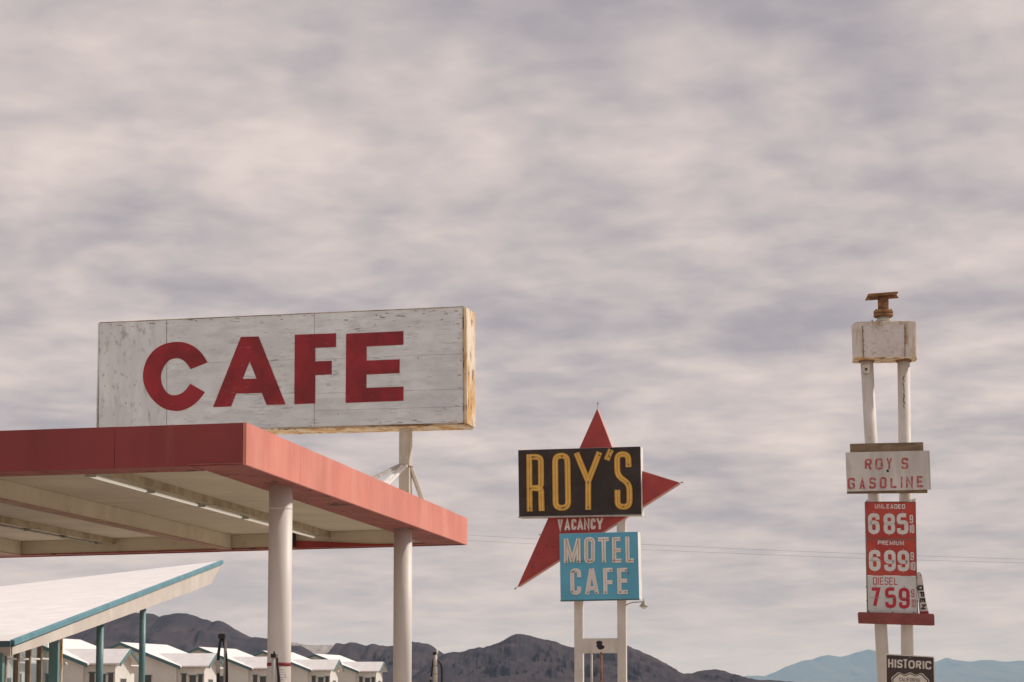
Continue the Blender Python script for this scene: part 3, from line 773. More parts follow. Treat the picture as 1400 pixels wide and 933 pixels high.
# teal drip edge along the rake and the eave
def rake_pt(s, out, dz): p = P1.lerp(P2, s) + rk_r * out; return Vector((p.x, p.y, p.z + dz))
MB().hexa([rake_pt(0, -.02, -.085), rake_pt(0, .07, -.085), rake_pt(1, .07, -.12), rake_pt(1, -.02, -.12), rake_pt(0, -.02, .03), rake_pt(0, .07, .012), rake_pt(1, .07, .012), rake_pt(1, -.02, .03)]).build('rake_trim', M['teal'], roof_o)
dE = (P4 - P1).normalized(); oE = Vector((-dE.y, dE.x, 0)).normalized()
if oE.y > 0: oE = -oE
MB().hexa([P1 + oE * -.02 - up * .115, P1 + oE * .06 - up * .115, P4 + oE * .06 - up * .115, P4 - oE * .02 - up * .115,
           P1 + oE * -.02 + up * .01, P1 + oE * .06 + up * .008, P4 + oE * .06 + up * .008, P4 - oE * .02 + up * .01]).build('eave_trim', M['teal_dark'], roof_o)
# deep cream fascia growing towards the tip
def fz(s): return -.115 - lerp(.17, .62, s ** .8)
n = 14; mb = MB()
for i in range(n + 1):
    s = i / n; e = min(s, .93) if i == n else s * .985
    top = rake_pt(s * .995, .025, -.118); bot = rake_pt(lerp(0, .905, s), .025, 0); bot.z = P1.lerp(P2, lerp(0, .905, s)).z + fz(lerp(0, .905, s))
    mb.v += [top, bot, top - rk_r * .06, bot - rk_r * .06]
for i in range(n):
    k = 4 * i; mb.f += [(k, k + 4, k + 5, k + 1), (k + 2, k + 3, k + 7, k + 6), (k, k + 2, k + 6, k + 4), (k + 1, k + 5, k + 7, k + 3)]
mb.f += [(0, 1, 3, 2), (4 * n, 4 * n + 2, 4 * n + 3, 4 * n + 1)]
mb.build('fascia', M['stucco'], office)
MB().hexa([P1 + oE * .02 - up * .30, P1 + oE * .045 - up * .30, P4 + oE * .045 - up * .30, P4 + oE * .02 - up * .30,
           P1 + oE * .02 - up * .117, P1 + oE * .045 - up * .117, P4 + oE * .045 - up * .117, P4 + oE * .02 - up * .117]).build('eave_board', M['stucco'], office)
# soffit
mb = MB()
for i in range(9):
    s = i / 8 * .90
    for t in (0.006, .99):
        q = patch(s, t); mb.v.append(Vector((q.x, q.y, q.z + fz(s) + .03)))
for i in range(8): mb.f.append((2 * i, 2 * i + 1, 2 * i + 3, 2 * i + 2))
mb.build('soffit', M['stucco'], office)
# posts below the rake, in a line
ln0 = v2(P1, 0) - rk_r * .22
def on_rake(px):
    d = ray(px, 900); return line_x(Vector((0, 0, 0)), Vector((d.x, d.y, 0)), ln0, rk_h)
def z_under(p):
    s = max(0, min(1, (p - v2(P1, 0)).dot(rk_h) / (v2(P2, 0) - v2(P1, 0)).length)); return P1.lerp(P2, s).z + fz(s) + .035
for px, w in ((194.2, 8.6), (136.3, 10.0)):
    c = on_rake(px); MB().lathe(v2(c, 0), (0, 0, 1), [(0, w * c.y / F / 2), (z_under(c), w * c.y / F / 2)], 20).build('post', M['teal_post'], office, smooth=True)
for px, w in ((74, 12.5), (1.0, 8.0)):
    c = on_rake(px); hw = w * c.y / F / 2
    MB().box(v2(c, 0), rk_h, rk_r, up, -.10, .10, -hw, hw, 0, z_under(c)).build('post', M['teal_post'], office)
cA = on_rake(82.3)
MB().box(v2(cA, 0), rk_h, rk_r, up, -.03, .03, -.05, .05, 0, z_under(cA)).build('corner_trim', M['end_wood'], office)
MB().lathe(cA + rk_r * .09 + up * at(78, 908, cA.y).z, rk_r, [(0, .03), (.06, .05), (.08, .02)], 12).build('wall_lamp', M['sign_white'], office, smooth=True)
# glazed side wall
gl = [on_rake(x) - rk_r * .10 for x in (3, 12.2, 28.8, 44.8, 60.2, 71)]
for i in range(1, 5):
    c = gl[i]; MB().box(v2(c, 0), rk_h, rk_r, up, -.06, .06, -.055, .055, .1, z_under(c)).build('mullion', M['mullion'], office)
for i in range(5):
    a, b = gl[i] + rk_h * .065, gl[i + 1] - rk_h * .065
    if i == 4: b = gl[5]
    z1 = min(z_under(a), z_under(b))
    MB().hexa([v2(a - rk_r * .006, .3), v2(b - rk_r * .006, .3), v2(b + rk_r * .006, .3), v2(a + rk_r * .006, .3),
               v2(a - rk_r * .006, z_under(a)), v2(b - rk_r * .006, z_under(b)), v2(b + rk_r * .006, z_under(b)), v2(a + rk_r * .006, z_under(a))]).build('glass_pane', M['glass'], office)
    zt = at(30, 900.5, a.y).z
    MB().box(v2(a, 0), rk_h, rk_r, up, 0, (b - a).length, -.03, .03, zt - .02, zt + .02).build('transom', M['frame'], office)
MB().box(v2(gl[0], 0), rk_h, rk_r, up, 0, (gl[5] - gl[0]).length, -.06, .06, 0, .30).build('base_wall', M['stucco'], office)
# far glazed wall and the rooms behind
fw = gl[5]; lf = -rk_r
for i in range(7):
    c = fw + lf * (.7 + i * 1.4); MB().box(v2(c, 0), lf, rk_h, up, -.05, .05, -.05, .05, 0, 2.42).build('mullion', M['frame'], office)
MB().box(v2(fw + lf * 9.5, 0), lf, rk_h, up, 0, .15, -5, .2, 0, 1.95).build('back_wall', M['stucco'], office)

# ================================================================== MOTEL CABINS
ca = Vector((.171, .985, 0)).normalized(); cb = Vector((ca.y, -ca.x, 0))
cabin0 = at(430, 894, 180); PKZ = cabin0.z
CAB = []
DEP = [180 * 698 / u for u in (1286, 1102, 964, 857, 769, 698)]
PXS = [1128 - u for u in (1286, 1102, 964, 857, 769, 698)]
def make_cabin(loc, label):
    t = thing('motel_cabin', loc, label, 'cabin', 'white motel cabins in a row')
    P = lambda a, b, z: Vector(loc) + ca * a + cb * b + up * z
    pk = PKZ; EV = 2.90; HW = 4.5; LEN = 9.4; th = .10
    sl = (pk - EV) / HW
    def roof_slope(sgn):
        q = [(0, 0), (0, HW * sgn), (LEN, HW * sgn), (LEN, 0)]
        f = lambda a, b, dz: P(a, b, pk - abs(b) * sl + dz)
        return MB().hexa([f(a, b, -th) for a, b in q] + [f(a, b, 0) for a, b in q]).build('roof', M['roof'], t)
    r1 = roof_slope(1); r2 = roof_slope(-1)
    # rake boards, dark teal
    for sgn in (1, -1):
        f = lambda b, dz, a: P(a, b * sgn, pk - b * sl + dz)
        MB().hexa([f(0, -.24, -.05), f(HW + .02, -.24, -.05), f(HW + .02, -.24, -.004), f(0, -.24, -.004), f(0, -.015, -.05), f(HW + .02, -.015, -.05), f(HW + .02, -.015, -.004), f(0, -.015, -.004)]).build('rake_board', M['teal_dark'], r1 if sgn == 1 else r2)
    # walls
    ww = HW - .45
    mbw = MB().poly3([P(.45, -ww, 0), P(.45, ww, 0), P(.45, ww, pk - ww * sl - th), P(.45, 0, pk - th - .002), P(.45, -ww, pk - ww * sl - th)],
                     [P(LEN - .45, -ww, 0), P(LEN - .45, ww, 0), P(LEN - .45, ww, pk - ww * sl - th), P(LEN - .45, 0, pk - th - .002), P(LEN - .45, -ww, pk - ww * sl - th)])
    w = mbw.build('wall', M['white_stucco'], t)
    # porch wing to the right: ridge at a=1.95, gable facing right
    A0, A1, B1, RZ = .35, 3.65, 6.5, 3.83
    am = (A0 + A1) / 2; ps = (RZ - EV) / (am - A0)
    b_in = (pk - RZ) / sl
    for s_, a_e in ((1, A0), (-1, A1)):
        q = [P(am, b_in - .3, RZ), P(am, B1, RZ), P(a_e, B1, EV + .02), P(a_e, HW - .6, EV + .02)]
        MB().hexa([p - up * .09 for p in q] + q).build('porch_roof', M['roof'], t)
        g = [P(am, B1 + .003, RZ + .01), P(a_e, B1 + .003, EV + .03)]
        MB().hexa([g[0] - up * .22, g[1] - up * .22, g[1] - up * .22 + cb * .05, g[0] - up * .22 + cb * .05, g[0], g[1], g[1] + cb * .05, g[0] + cb * .05]).build('porch_rake_board', M['teal_post'] if s_ == 1 else M['teal_dark'], t)
    a0, a1, bw = A0 + .35, A1 - .35, 6.05
    zr_ = lambda a: RZ - abs(a - am) * ps - .10
    pw = MB().poly3([P(a0, ww - .1, 0), P(a1, ww - .1, 0), P(a1, ww - .1, zr_(a1)), P(am, ww - .1, zr_(am)), P(a0, ww - .1, zr_(a0))],
                    [P(a0, bw, 0), P(a1, bw, 0), P(a1, bw, zr_(a1)), P(am, bw, zr_(am)), P(a0, bw, zr_(a0))]).build('porch_wall', M['white_stucco'], t)
    for k in range(6):       # rafter tails below the porch eave
        b = 4.4 + k * .38
        MB().box(P(0, 0, 0), ca, cb, up, A0 + .06, A0 + .45, b, b + .09, EV - .16, EV - .075).build('rafter_tail', M['frame'], t)
    MB().box(P(0, 0, 0), ca, cb, up, am - .28, am + .28, bw, bw + .02, 3.02, 3.34).build('gable_vent', M['mullion'], t)
    # openings
    def window(ax, pos, w_, z0, z1, name='window'):
        if ax == 'a':   # on a wall facing the road (normal -ca) at a = pos[0], centred b = pos[1]
            f = MB().box(P(0, 0, 0), ca, cb, up, pos[0] - .03, pos[0] + .02, pos[1] - w_ / 2 - .06, pos[1] + w_ / 2 + .06, z0 - .06, z1 + .06).build(name, M['frame'], t)
            MB().box(P(0, 0, 0), ca, cb, up, pos[0] - .045, pos[0] - .02, pos[1] - w_ / 2, pos[1] + w_ / 2, z0, z1).build('pane', M['dark_glass'], f)
            MB().box(P(0, 0, 0), ca, cb, up, pos[0] - .09, pos[0] - .031, pos[1] - w_ / 2 - .08, pos[1] + w_ / 2 + .08, z1 + .0, z1 + .06).build('head_trim', M['teal_dark'], f)
        else:
            f = MB().box(P(0, 0, 0), ca, cb, up, pos[0] - w_ / 2 - .06, pos[0] + w_ / 2 + .06, pos[1] - .02, pos[1] + .03, z0 - .06, z1 + .06).build(name, M['frame'], t)
            MB().box(P(0, 0, 0), ca, cb, up, pos[0] - w_ / 2, pos[0] + w_ / 2, pos[1] + .02, pos[1] + .045, z0, z1).build('pane', M['dark_glass'], f)
    window('a', (a0, 4.55), .34, 1.2, 2.32); window('a', (a0, 5.20), .48, .1, 2.20, 'door'); window('a', (a0, 5.78), .32, 1.2, 2.28)
    window('a', (.45, 1.9), .62, 1.2, 2.22)
    window('b', (5.4, ww), 1.0, 1.2, 2.2); window('b', (7.6, ww), .9, .05, 2.2, 'door'); window('b', (am, bw), .9, .05, 1.95, 'door')
    return t
nm = ['cabin seen through the glass wall of the slant-roofed office', 'white cabin just past the glass office corner, behind its teal posts', 'second white cabin past the glass office corner',
      'third white cabin past the glass office corner', 'fourth white cabin past the office corner, behind the nearer canopy column', 'end white cabin of the row, farthest from the office']
first_cab = None
for i in range(6):
    p = at(PXS[i], 894, DEP[i]); loc = Vector((p.x, p.y, 0)); lab = ('white gabled ' + nm[i]) if i == 0 else nm[i] + ' with teal trim'
    if first_cab is None:
        first_cab = make_cabin(loc, lab)
    else:
        c = first_cab.copy(); COL.objects.link(c); c.location = loc; c['label'] = lab
        for ch in first_cab.children:
            d = ch.copy(); COL.objects.link(d); d.parent = c
            for g in ch.children:
                h = g.copy(); COL.objects.link(h); h.parent = d

# ================================================================== MOTEL SIGN WITH STAR
PR = Plane(790, 660, 80.0, 13.0)
rs = thing('motel_sign', v2(PR(820, 900), 0), 'tall roadside sign with black name panel, red star and blue MOTEL CAFE panel', 'sign')
# posts
for px in (791.8, 850.6):
    c = PR(px, 872, -.36); z_t = PR(px, 650).z
    MB().box(v2(c, 0), PR.u, PR.n, up, -.19, .19, -.15, .15, 0, z_t).build('post', M['pole'], rs, bevel=.01)
star_px = [(816.2, 559.5), (845, 634.5), (928.5, 660.3), (707.8, 801.8)]
PRs = PR
star = plate(PR, star_px, -.10, .40).build('star', M['star_red'], rs)
# pale sheet-metal returns along the star's right-hand edges
def ret(p, q):
    a, b = PR(*p, -.105), PR(*q, -.105); d = (b - a).normalized(); o = d.cross(PR.n)
    if o.dot(a - PR(800, 690)) < 0: o = -o
    MB().hexa([a, b, b + o * .025, a + o * .025, a - PR.n * .39, b - PR.n * .39, b + o * .025 - PR.n * .39, a + o * .025 - PR.n * .39]).build('star_return', M['star_edge'], star)
ret(star_px[0], star_px[1]); ret(star_px[2], star_px[3]); ret(star_px[1], star_px[2])
for tip, end in (((816.2, 561), (817.6, 550.5)), ((927, 660.4), (934, 659.8)), ((709, 800.5), (703.6, 806))):
    MB().tube([PR(*tip, -.3), PR(*end, -.3)], .012, 6).build('tip_rod', M['grey_metal'], star)
    MB().lathe(PR(*end, -.3) - (PR(*end, -.3) - PR(*tip, -.3)).normalized() * .10, PR(*end, -.3) - PR(*tip, -.3), [(0, .015), (.04, .045), (.10, .03)], 8).build('tip_lamp', M['grey_metal'], star)
for x, y in ((747, 747), (757, 748), (735, 758), (728, 775), (738, 731)):
    MB().lathe(PR(x, y, -.101), PR.n, [(0, .03), (.012, .03)], 8).build('rivet', M['dark'], star)
# vacancy lettering on the star
Z = lambda x, y: (755 + x / 7.177, 700 + y / 7.177)
for ch, x0, x1, y0, y1 in (('V', 52, 104, 74, 181), ('A', 118, 178, 72, 180), ('C', 187, 236, 70, 177), ('A', 243, 306, 68, 176), ('N', 312, 366, 66, 174), ('C', 376, 424, 65, 172), ('Y', 430, 503, 62, 171)):
    a, b = Z(x0, y0), Z(x1, y1)
    strokes_mesh(PR, glyph(ch, a[0], b[0], a[1], b[1], 2.9 if ch != 'N' else 2.4, -.022), 2.9 if ch != 'N' else 2.4, -.085, .013).build('letter', M['worn_white'], star)
# black name panel
bp = plate(PR, [(708.5, 615.8), (875.6, 610.8), (877, 704.6), (709.8, 707.8)], .26, .02).build('name_panel', M['black_panel'], rs)
plate(PR, [(708.3, 615.6), (875.8, 610.6), (877.2, 704.8), (709.6, 708.0)], .239, .66).build('panel_box', M['sign_white'], bp)
plate(PR, [(708.2, 706.6), (877.3, 703.4), (877.3, 705.2), (708.4, 708.4)], .266, .02).build('panel_rim', M['grey_metal'], bp)
Q = lambda x, y: (700 + x / 7.368, 600 + y / 7.368)
QL = lambda pts: [Q(*p) for p in pts]
roys = [
 [(QL([(173, 158), (178, 732)]), 0), (rounded(QL([(175, 184), (290, 183), (293, 496), (185, 498)]), 7, 0), 0), (rounded(QL([(228, 500), (292, 502), (298, 728)]), 6, 0), 0)],
 [(rounded(QL([(434, 172), (557, 170), (566, 695), (439, 698)]), 8.4, 1), 1)],
 [(QL([(648, 143), (767, 432)]), 0), (QL([(881, 136), (767, 432)]), 0), (QL([(767, 415), (767, 716)]), 0)],
 [(QL([(998, 110), (952, 214)]), 0)],
 [(rounded(QL([(1173, 286), (1171, 155), (1058, 158), (1061, 370), (1182, 458), (1184, 684), (1064, 688), (1062, 516)]), 8.0, 0), 0)],
]
for st in roys:
    st = [(p, bool(c)) for p, c in st]
    l = strokes_mesh(PR, st, 7.8, .30, .035).build('letter', M['yellow'], bp)
    for d in (-1.75, 1.75):
        sub = []
        for p, c in st:
            L_, R_ = stroke_sides(p, abs(d) * 2, c); q = L_ if d > 0 else R_
            q = [(v.x, v.y) for v in q]
            sub.append((q, c))
        strokes_mesh(PR, sub, 1.05, .325, .02).build('neon_tube', M['yellow_tube'], l)
for x, y in ((205, 188), (222, 184), (182, 502), (180, 702), (508, 697), (530, 692), (505, 176), (880, 168), (770, 692), (769, 440), (993, 124), (978, 178), (1176, 260), (1166, 450), (1122, 684)):
    p = PR(*Q(x, y), .328); MB().lathe(p, PR.n, [(0, .042), (.03, .034)], 8).build('electrode_cap', M['rust'], bp)
# blue lower panel
bl = plate(PR, [(765.2, 730.2), (871.8, 727.3), (874.0, 819.3), (766.6, 821.6)], .30, .02).build('blue_panel', M['blue'], rs)
plate(PR, [(765.0, 730.0), (872.0, 727.1), (874.2, 819.5), (766.4, 821.8)], .279, .72).build('panel_box', M['sign_white'], bl)
plate(PR, [(766.2, 820.8), (874.3, 818.6), (874.3, 820.6), (766.2, 822.8)], .306, .02).build('panel_rim', M['teal_dark'], bl)
ZL = lambda pts: [Z(*p) for p in pts]
mot = [
 ([(ZL([(135, 503), (133, 262)]), 0), (ZL([(135, 268), (196, 492)]), 0), (ZL([(256, 264), (194, 492)]), 0), (ZL([(255, 260), (259, 499)]), 0)], 'tan_tube'),
 ([(rounded(ZL([(332, 268), (399, 267), (400, 484), (333, 485)]), 4.2, 1), 1)], 'tan_tube'),
 ([(ZL([(449, 271), (555, 267)]), 0), (ZL([(503, 270), (508, 498)]), 0)], 'tan_tube'),
 ([(ZL([(606, 250), (609, 497)]), 0), (ZL([(600, 268), (669, 266)]), 0), (ZL([(603, 378), (673, 376)]), 0), (ZL([(600, 481), (678, 478)]), 0)], 'tan_tube'),
 ([(ZL([(735, 243), (741, 494)]), 0), (ZL([(735, 479), (799, 477)]), 0)], 'tan_tube'),
 ([(rounded(ZL([(263, 642), (262, 573), (195, 575), (198, 795), (264, 793), (264, 733)]), 4.2, 0), 0)], 'rose_tube'),
 ([(ZL([(341, 810), (383, 558)]), 0), (ZL([(389, 556), (440, 806)]), 0), (ZL([(355, 751), (425, 749)]), 0)], 'rose_tube'),
 ([(ZL([(517, 553), (522, 806)]), 0), (ZL([(510, 571), (590, 569)]), 0), (ZL([(515, 692), (590, 690)]), 0)], 'rose_tube'),
 ([(ZL([(655, 552), (661, 805)]), 0), (ZL([(648, 571), (733, 568)]), 0), (ZL([(652, 677), (735, 675)]), 0), (ZL([(652, 788), (740, 785)]), 0)], 'rose_tube'),
]
for st, tb in mot:
    st = [(p, bool(c)) for p, c in st]
    l = strokes_mesh(PR, st, 5.5, .335, .032).build('letter', M['sign_white'], bl)
    strokes_mesh(PR, [([tuple(Vector(p).lerp(Vector(q), .0)) for p, q in zip(pp, pp)], c) for pp, c in st], .8, .356, .022).build('neon_tube', M[tb], l)
for x, y in ((140, 488), (252, 486), (355, 485), (388, 484), (505, 486), (605, 476), (765, 478), (195, 590), (212, 584), (196, 784), (348, 790), (432, 795), (523, 788), (572, 574), (722, 573), (720, 786), (668, 787), (748, 606)):
    MB().lathe(PR(*Z(x, y), .362 if x != 748 else .30), PR.n, [(0, .034), (.03, .026)], 8).build('electrode_cap', M['rust'], bl)
MB().tube([PR(*Z(258, 487), .34), PR(*Z(300, 484), .31)], .012, 6).build('loose_wire', M['dark'], bl)
# plate between the posts with a worn dark emblem, and two conduits
cp = plate(PR, [(796.5, 873.2), (847, 872.6), (847.3, 893), (797, 893.6)], -.24, .05).build('cross_plate', M['pole'], rs)
bx = lambda x, y: (690 + x / 4.004, 700 + y / 4.004)
em = [bx(*p) for p in ((502, 710), (516, 705), (530, 708), (537, 716), (531, 726), (541, 733), (548, 740), (540, 750), (524, 755), (511, 751), (508, 742), (500, 735), (506, 726), (499, 718))]
plate(PR, em, -.232, .007).build('emblem', M['dark'], cp)
for x, w, m in ((476, .05, 'post_paint'), (528, .055, 'rust')):
    c = PR(*bx(x, 800), -.27); MB().lathe(v2(c, 0), up, [(0, w), (PR(*bx(x, 768), -.27).z, w)], 10).build('conduit', M[m], rs, smooth=True)
# gooseneck lamp on the right post
a0 = PR(855, 826.5, -.30)
gn = thing('gooseneck_lamp', a0, 'small gooseneck lamp on a curved arm below the blue sign panel', 'lamp')
arm = spline([PR(853, 830.0, -.30), PR(858, 826.4, -.30), PR(864, 824.2, -.30), PR(872, 823.4, -.30), PR(879.5, 823.0, -.30)], 5)
MB().tube(arm, .022, 8).build('arm', M['grey_metal'], gn, smooth=True)
lp = PR(880.2, 818.0, -.30)
MB().lathe(lp, (0, 0, -1), [(0, .015), (.12, .035), (.13, .065), (.18, .075), (.26, .13), (.34, .19), (.37, .19)], 16).build('shade', M['grey_metal'], gn, smooth=True)
MB().lathe(lp - up * .33, (0, 0, -1), [(0, .16), (.06, .155), (.11, .11), (.14, .03)], 16).build('globe', M['sign_white'], gn, smooth=True)

# ================================================================== GAS PRICE PYLON
PG = Plane(1210, 700, 44.0, 5.0)
gp = thing('price_pylon', v2(PG(1222, 925), 0), 'tall twin-pole gas price sign topped with a rusty cream tank', 'sign')
def leaning(x0, y0, x1, y1, off, w, ext=True):
    a, b = PG(x0, y0, off), PG(x1, y1, off); d = a - b
    g = b - d * (b.z / d.z)
    return MB().lathe(g, a - g, [(0, w), ((a - g).length, w)], 28).build('pole', M['pole'], gp, smooth=True)
leaning(1184.6, 485, 1208.5, 933, -.30, .153)
leaning(1235.3, 485, 1240.5, 893, -.30, .150)
plate(PG, [(1179.2, 499.2), (1189.2, 498.7), (1189.7, 510.4), (1179.8, 510.8)], -.13, .03).build('junction_plate', M['pole'], gp)
MB().lathe(PG(1184, 505, -.125), PG.n, [(0, .03), (.012, .03)], 10).build('hole', M['dark'], gp)
fl = random.Random(12)
for k in range(15):
    y = 515 + k * 3.1 + fl.uniform(-1, 1); x = 1235.6 + fl.uniform(-1.3, 1.6); w = fl.uniform(.5, 1.3); h = fl.uniform(1.2, 3.4); t_ = fl.uniform(-.5, .5)
    p0, p1 = PG(x, y - h, -.138), PG(x + t_, y + h, -.138)
    plate(PG, [(x - w * .3, y - h), (x + w * .6, y - h * .5), (x + w * .4 + t_, y + h * .8), (x - w * .7 + t_, y + h * .4), (x - w * .8, y - h * .2)], -.146, .02).build('bare_patch', M['mullion'], gp)
# tank
def stadium(pl, x0, x1, y, off_c, r, n=6):
    """plan of the tank: a box with well rounded upright corners"""
    a, b = pl(x0, y, off_c), pl(x1, y, off_c); m = (a + b) / 2; hw = (b - a).length / 2; rc = .17; o = []
    for q, (sx, sy) in enumerate(((1, 1), (-1, 1), (-1, -1), (1, -1))):
        for i in range(n + 1):
            t = q * math.pi / 2 + math.pi / 2 * i / n
            o.append(m + pl.u * (sx * (hw - rc) + math.cos(t) * rc) + pl.n * (sy * (r - rc) + math.sin(t) * rc))
    return o
tk = MB().poly3(stadium(PG, 1166.6, 1252.4, 491.5, -.30, .33), stadium(PG, 1165.0, 1251.8, 444.0, -.30, .33)).build('tank', M['tank'], gp)
MB().poly3(stadium(PG, 1166.0, 1253.0, 493.2, -.30, .345), stadium(PG, 1166.0, 1253.0, 491.4, -.30, .345)).build('bottom_rim', M['end_wood'], tk)
MB().poly3(stadium(PG, 1165.6, 1251.4, 443.7, -.30, .325), stadium(PG, 1167.6, 1249.6, 442.6, -.30, .30)).build('top_plate', M['tank'], tk)
plate(PG, [(1179.8, 446), (1236.4, 443.8), (1237.0, 488.2), (1181.2, 488.8)], .05, .03).build('face_plate', M['tank_plate'], tk)
for x0, y0, x1, y1 in ((1179.4, 446, 1181.0, 489), (1236.8, 443.8, 1237.3, 488.4)):
    strokes_mesh(PG, [([(x0, y0), (x1, y1)], False)], 1.0, .056, .02).build('seam', M['mullion'], tk)
for x, y in ((1180.3, 453), (1180.6, 466), (1181, 481), (1237, 449), (1237.3, 461), (1237, 470)):
    MB().lathe(PG(x, y, .05), PG.n, [(0, .022), (.016, .018)], 8).build('bolt', M['rust'], tk)
for x in (1184.6, 1235.5):
    c = PG(x, 492.5, -.30); MB().lathe(c - up * .05, up, [(0, .19), (.06, .19)], 20).build('pole_flange', M['rust'], tk, smooth=True)
# rusty pipe head
ax = PG(1208, 445, -.30)
zz = lambda y: PG(1208, y, -.30).z
pr_ = lambda px: px * 44.3 / F
pipe = MB().lathe(v2(ax, zz(445)), up, [(0, pr_(9)), (zz(440.5) - zz(445), pr_(9)), (zz(440) - zz(445), pr_(10)), (zz(437.6) - zz(445), pr_(10)), (zz(437) - zz(445), pr_(8.5)), (zz(434) - zz(445), pr_(8.5))], 24).build('pipe_neck', M['post_paint'], gp, smooth=True)
for ya, yb in ((433.6, 429.8), (429.3, 425.0)):
    MB().lathe(v2(ax, zz(ya)), up, [(0, pr_(12.2)), (.01, pr_(13.4)), (zz(yb) - zz(ya) - .01, pr_(13.4)), (zz(yb) - zz(ya), pr_(12.2))], 24).build('flange', M['rust'], pipe, smooth=True)
for k in range(8):
    a = k * math.pi / 4 + .3; c = v2(ax, zz(434.2)) + Vector((math.cos(a), math.sin(a), 0)) * pr_(11.2)
    MB().lathe(c, up, [(0, .018), (zz(423.6) - zz(434.2), .018)], 6).build('flange_bolt', M['rust'], pipe)
MB().lathe(v2(ax, zz(425.2)), up, [(0, pr_(7.4)), (zz(408) - zz(425.2), pr_(7.4))], 24).build('pipe_stub', M['rust'], pipe, smooth=True)
a_, b_ = PG(1185, 405.8, -.30), PG(1225.5, 402.8, -.30); dd = (b_ - a_).normalized(); nn = PG.n
MB().hexa([a_ + nn * .34 - up * .025, b_ + nn * .34 - up * .025, b_ - nn * .36 - up * .025, a_ - nn * .36 - up * .025, a_ + nn * .34, b_ + nn * .34, b_ - nn * .36, a_ - nn * .36]).build('cap_plate', M['rust'], pipe)
MB().hexa([a_ + dd * .06 + nn * .05 - up * .09, b_ + dd * .05 + nn * .05 - up * .09, b_ + dd * .05 - nn * .05 - up * .09, a_ + dd * .06 - nn * .05 - up * .09,
           a_ + nn * .05 - up * .026, b_ + nn * .05 - up * .026, b_ - nn * .05 - up * .026, a_ - nn * .05 - up * .026]).build('cap_rib', M['rust'], pipe)
MB().lathe(PG(1192.4, 442.5, -.30), up, [(0, .03), (.04, .03), (.06, .015), (.09, .012)], 8).build('top_bolt', M['dark'], tk)
# gasoline board
gb = plate(PG, [(1156.2, 618.8), (1268.6, 616.3), (1270.8, 669.2), (1158.2, 672.2)], .10, .05).build('name_board', M['gas_board'], gp)
plate(PG, [(1162.2, 607), (1262.2, 604.8), (1262.6, 617.5), (1162.6, 620)], .02, .05).build('upper_board', M['brown_board'], gb)
plate(PG, [(1158.2, 669), (1268.2, 666.5), (1268.0, 674.2), (1158.2, 675.2)], -.01, .05).build('lower_board', M['brown_board'], gb)
plate(PG, [(1268.7, 616.3), (1270.8, 616.4), (1273.0, 669.3), (1270.9, 669.2)], .07, .10).build('end_board', M['gas_board'], gb)
G_ = lambda x, y: (1150 + x / 10.369, 600 + y / 10.369)
for ch, x0, x1, y0, y1 in (('R', 335, 435, 284, 440), ('O', 483, 590, 280, 440), ('Y', 640, 722, 276, 430), ('S', 853, 952, 270, 432),
                           ('G', 93, 197, 555, 718), ('A', 258, 342, 560, 712), ('S', 397, 495, 549, 710), ('O', 545, 645, 545, 706), ('L', 697, 800, 543, 702), ('I', 835, 880, 540, 698), ('N', 917, 1020, 536, 695), ('E', 1070, 1175, 530, 690)):
    a, b = G_(x0, y0), G_(x1, y1); g = glyph(ch, a[0], b[0], a[1], b[1], 3.0 if ch not in 'IY' else 2.3, -.022)
    if ch in 'OSG' :   # squared stencil shapes
        g = []
        for pts, closed, r in GL[ch]:
            w = 3.0; q = [(a[0] + w / 2 + (b[0] - a[0] - w) * u, b[1] - w / 2 - (b[1] - a[1] - w) * v) for u, v in pts]
            q = rounded(q, 2.2, closed); xc = (a[0] + b[0]) / 2
            g.append(([(x, y - .022 * (x - xc)) for x, y in q], bool(closed)))
    strokes_mesh(PG, g, 2.9 if ch not in 'IY' else 2.2, .104, .005).build('letter', M['fade_red'], gb)
MB().lathe(PG(*G_(660, 457), .101), PG.n, [(0, .032), (.008, .032)], 10).build('hole', M['dark'], gb)
# price panels
H_ = lambda x, y: (1170 + x / 10.364, 680 + y / 10.364)
K_2 = lambda x, y: (1170 + x / 10.364, 770 + y / 10.364)
SLP = .012; LEAN = .022
def price(corners, m, word, wm, wbox, digits, dm, small, rows):
    p = plate(PG, corners, .12, .06).build('price_panel', m, gp)
    n = len(word); x0, x1, y0, y1 = wbox; cw = (x1 - x0) / n
    wsum = [(.45 if c == 'I' else 1.25 if c == 'M' else 1.0) for c in word]; tot = sum(wsum); x = x0
    for c, ww in zip(word, wsum):
        w = (x1 - x0) * ww / tot
        yo = SLP * (x + w / 2 - (x0 + x1) / 2)
        strokes_mesh(PG, glyph(c, x + w * .10, x + w * .92, y0 + yo, y1 + yo, 1.1, SLP), 1.1, .123, .004).build('letter', wm, p)
        x += w
    for c, a, b, y0, y1, w in digits:
        strokes_mesh(PG, glyph(c, a, b, y0, y1, w, SLP, LEAN), w, .126, .008).build('digit', dm, p)
        ym = (y0 + y1) / 2 + .2
        strokes_mesh(PG, [([(a - .6, ym), (b + .6, ym + .2)], False)], .45, .131, .006).build('plate_seam', M['grey_metal'], p)
        for yy in (y0 - 1.6, y1 + 1.0):
            MB().lathe(PG((a + b) / 2, yy, .121), PG.n, [(0, .016), (.012, .016)], 6).build('clip', M['grey_metal'], p)
    for c, a, b, y0, y1, w in small:
        strokes_mesh(PG, glyph(c, a, b, y0, y1, w, SLP, LEAN), w, .125, .006).build('fraction_digit', M['digit_white'] if dm == M['digit_white'] else M['fade_red'], p)
    return p
def D10(fn, lst, w): return [(c, fn(a, 0)[0], fn(b, 0)[0], fn(0, y0)[1], fn(0, y1)[1], w) for c, a, b, y0, y1 in lst]
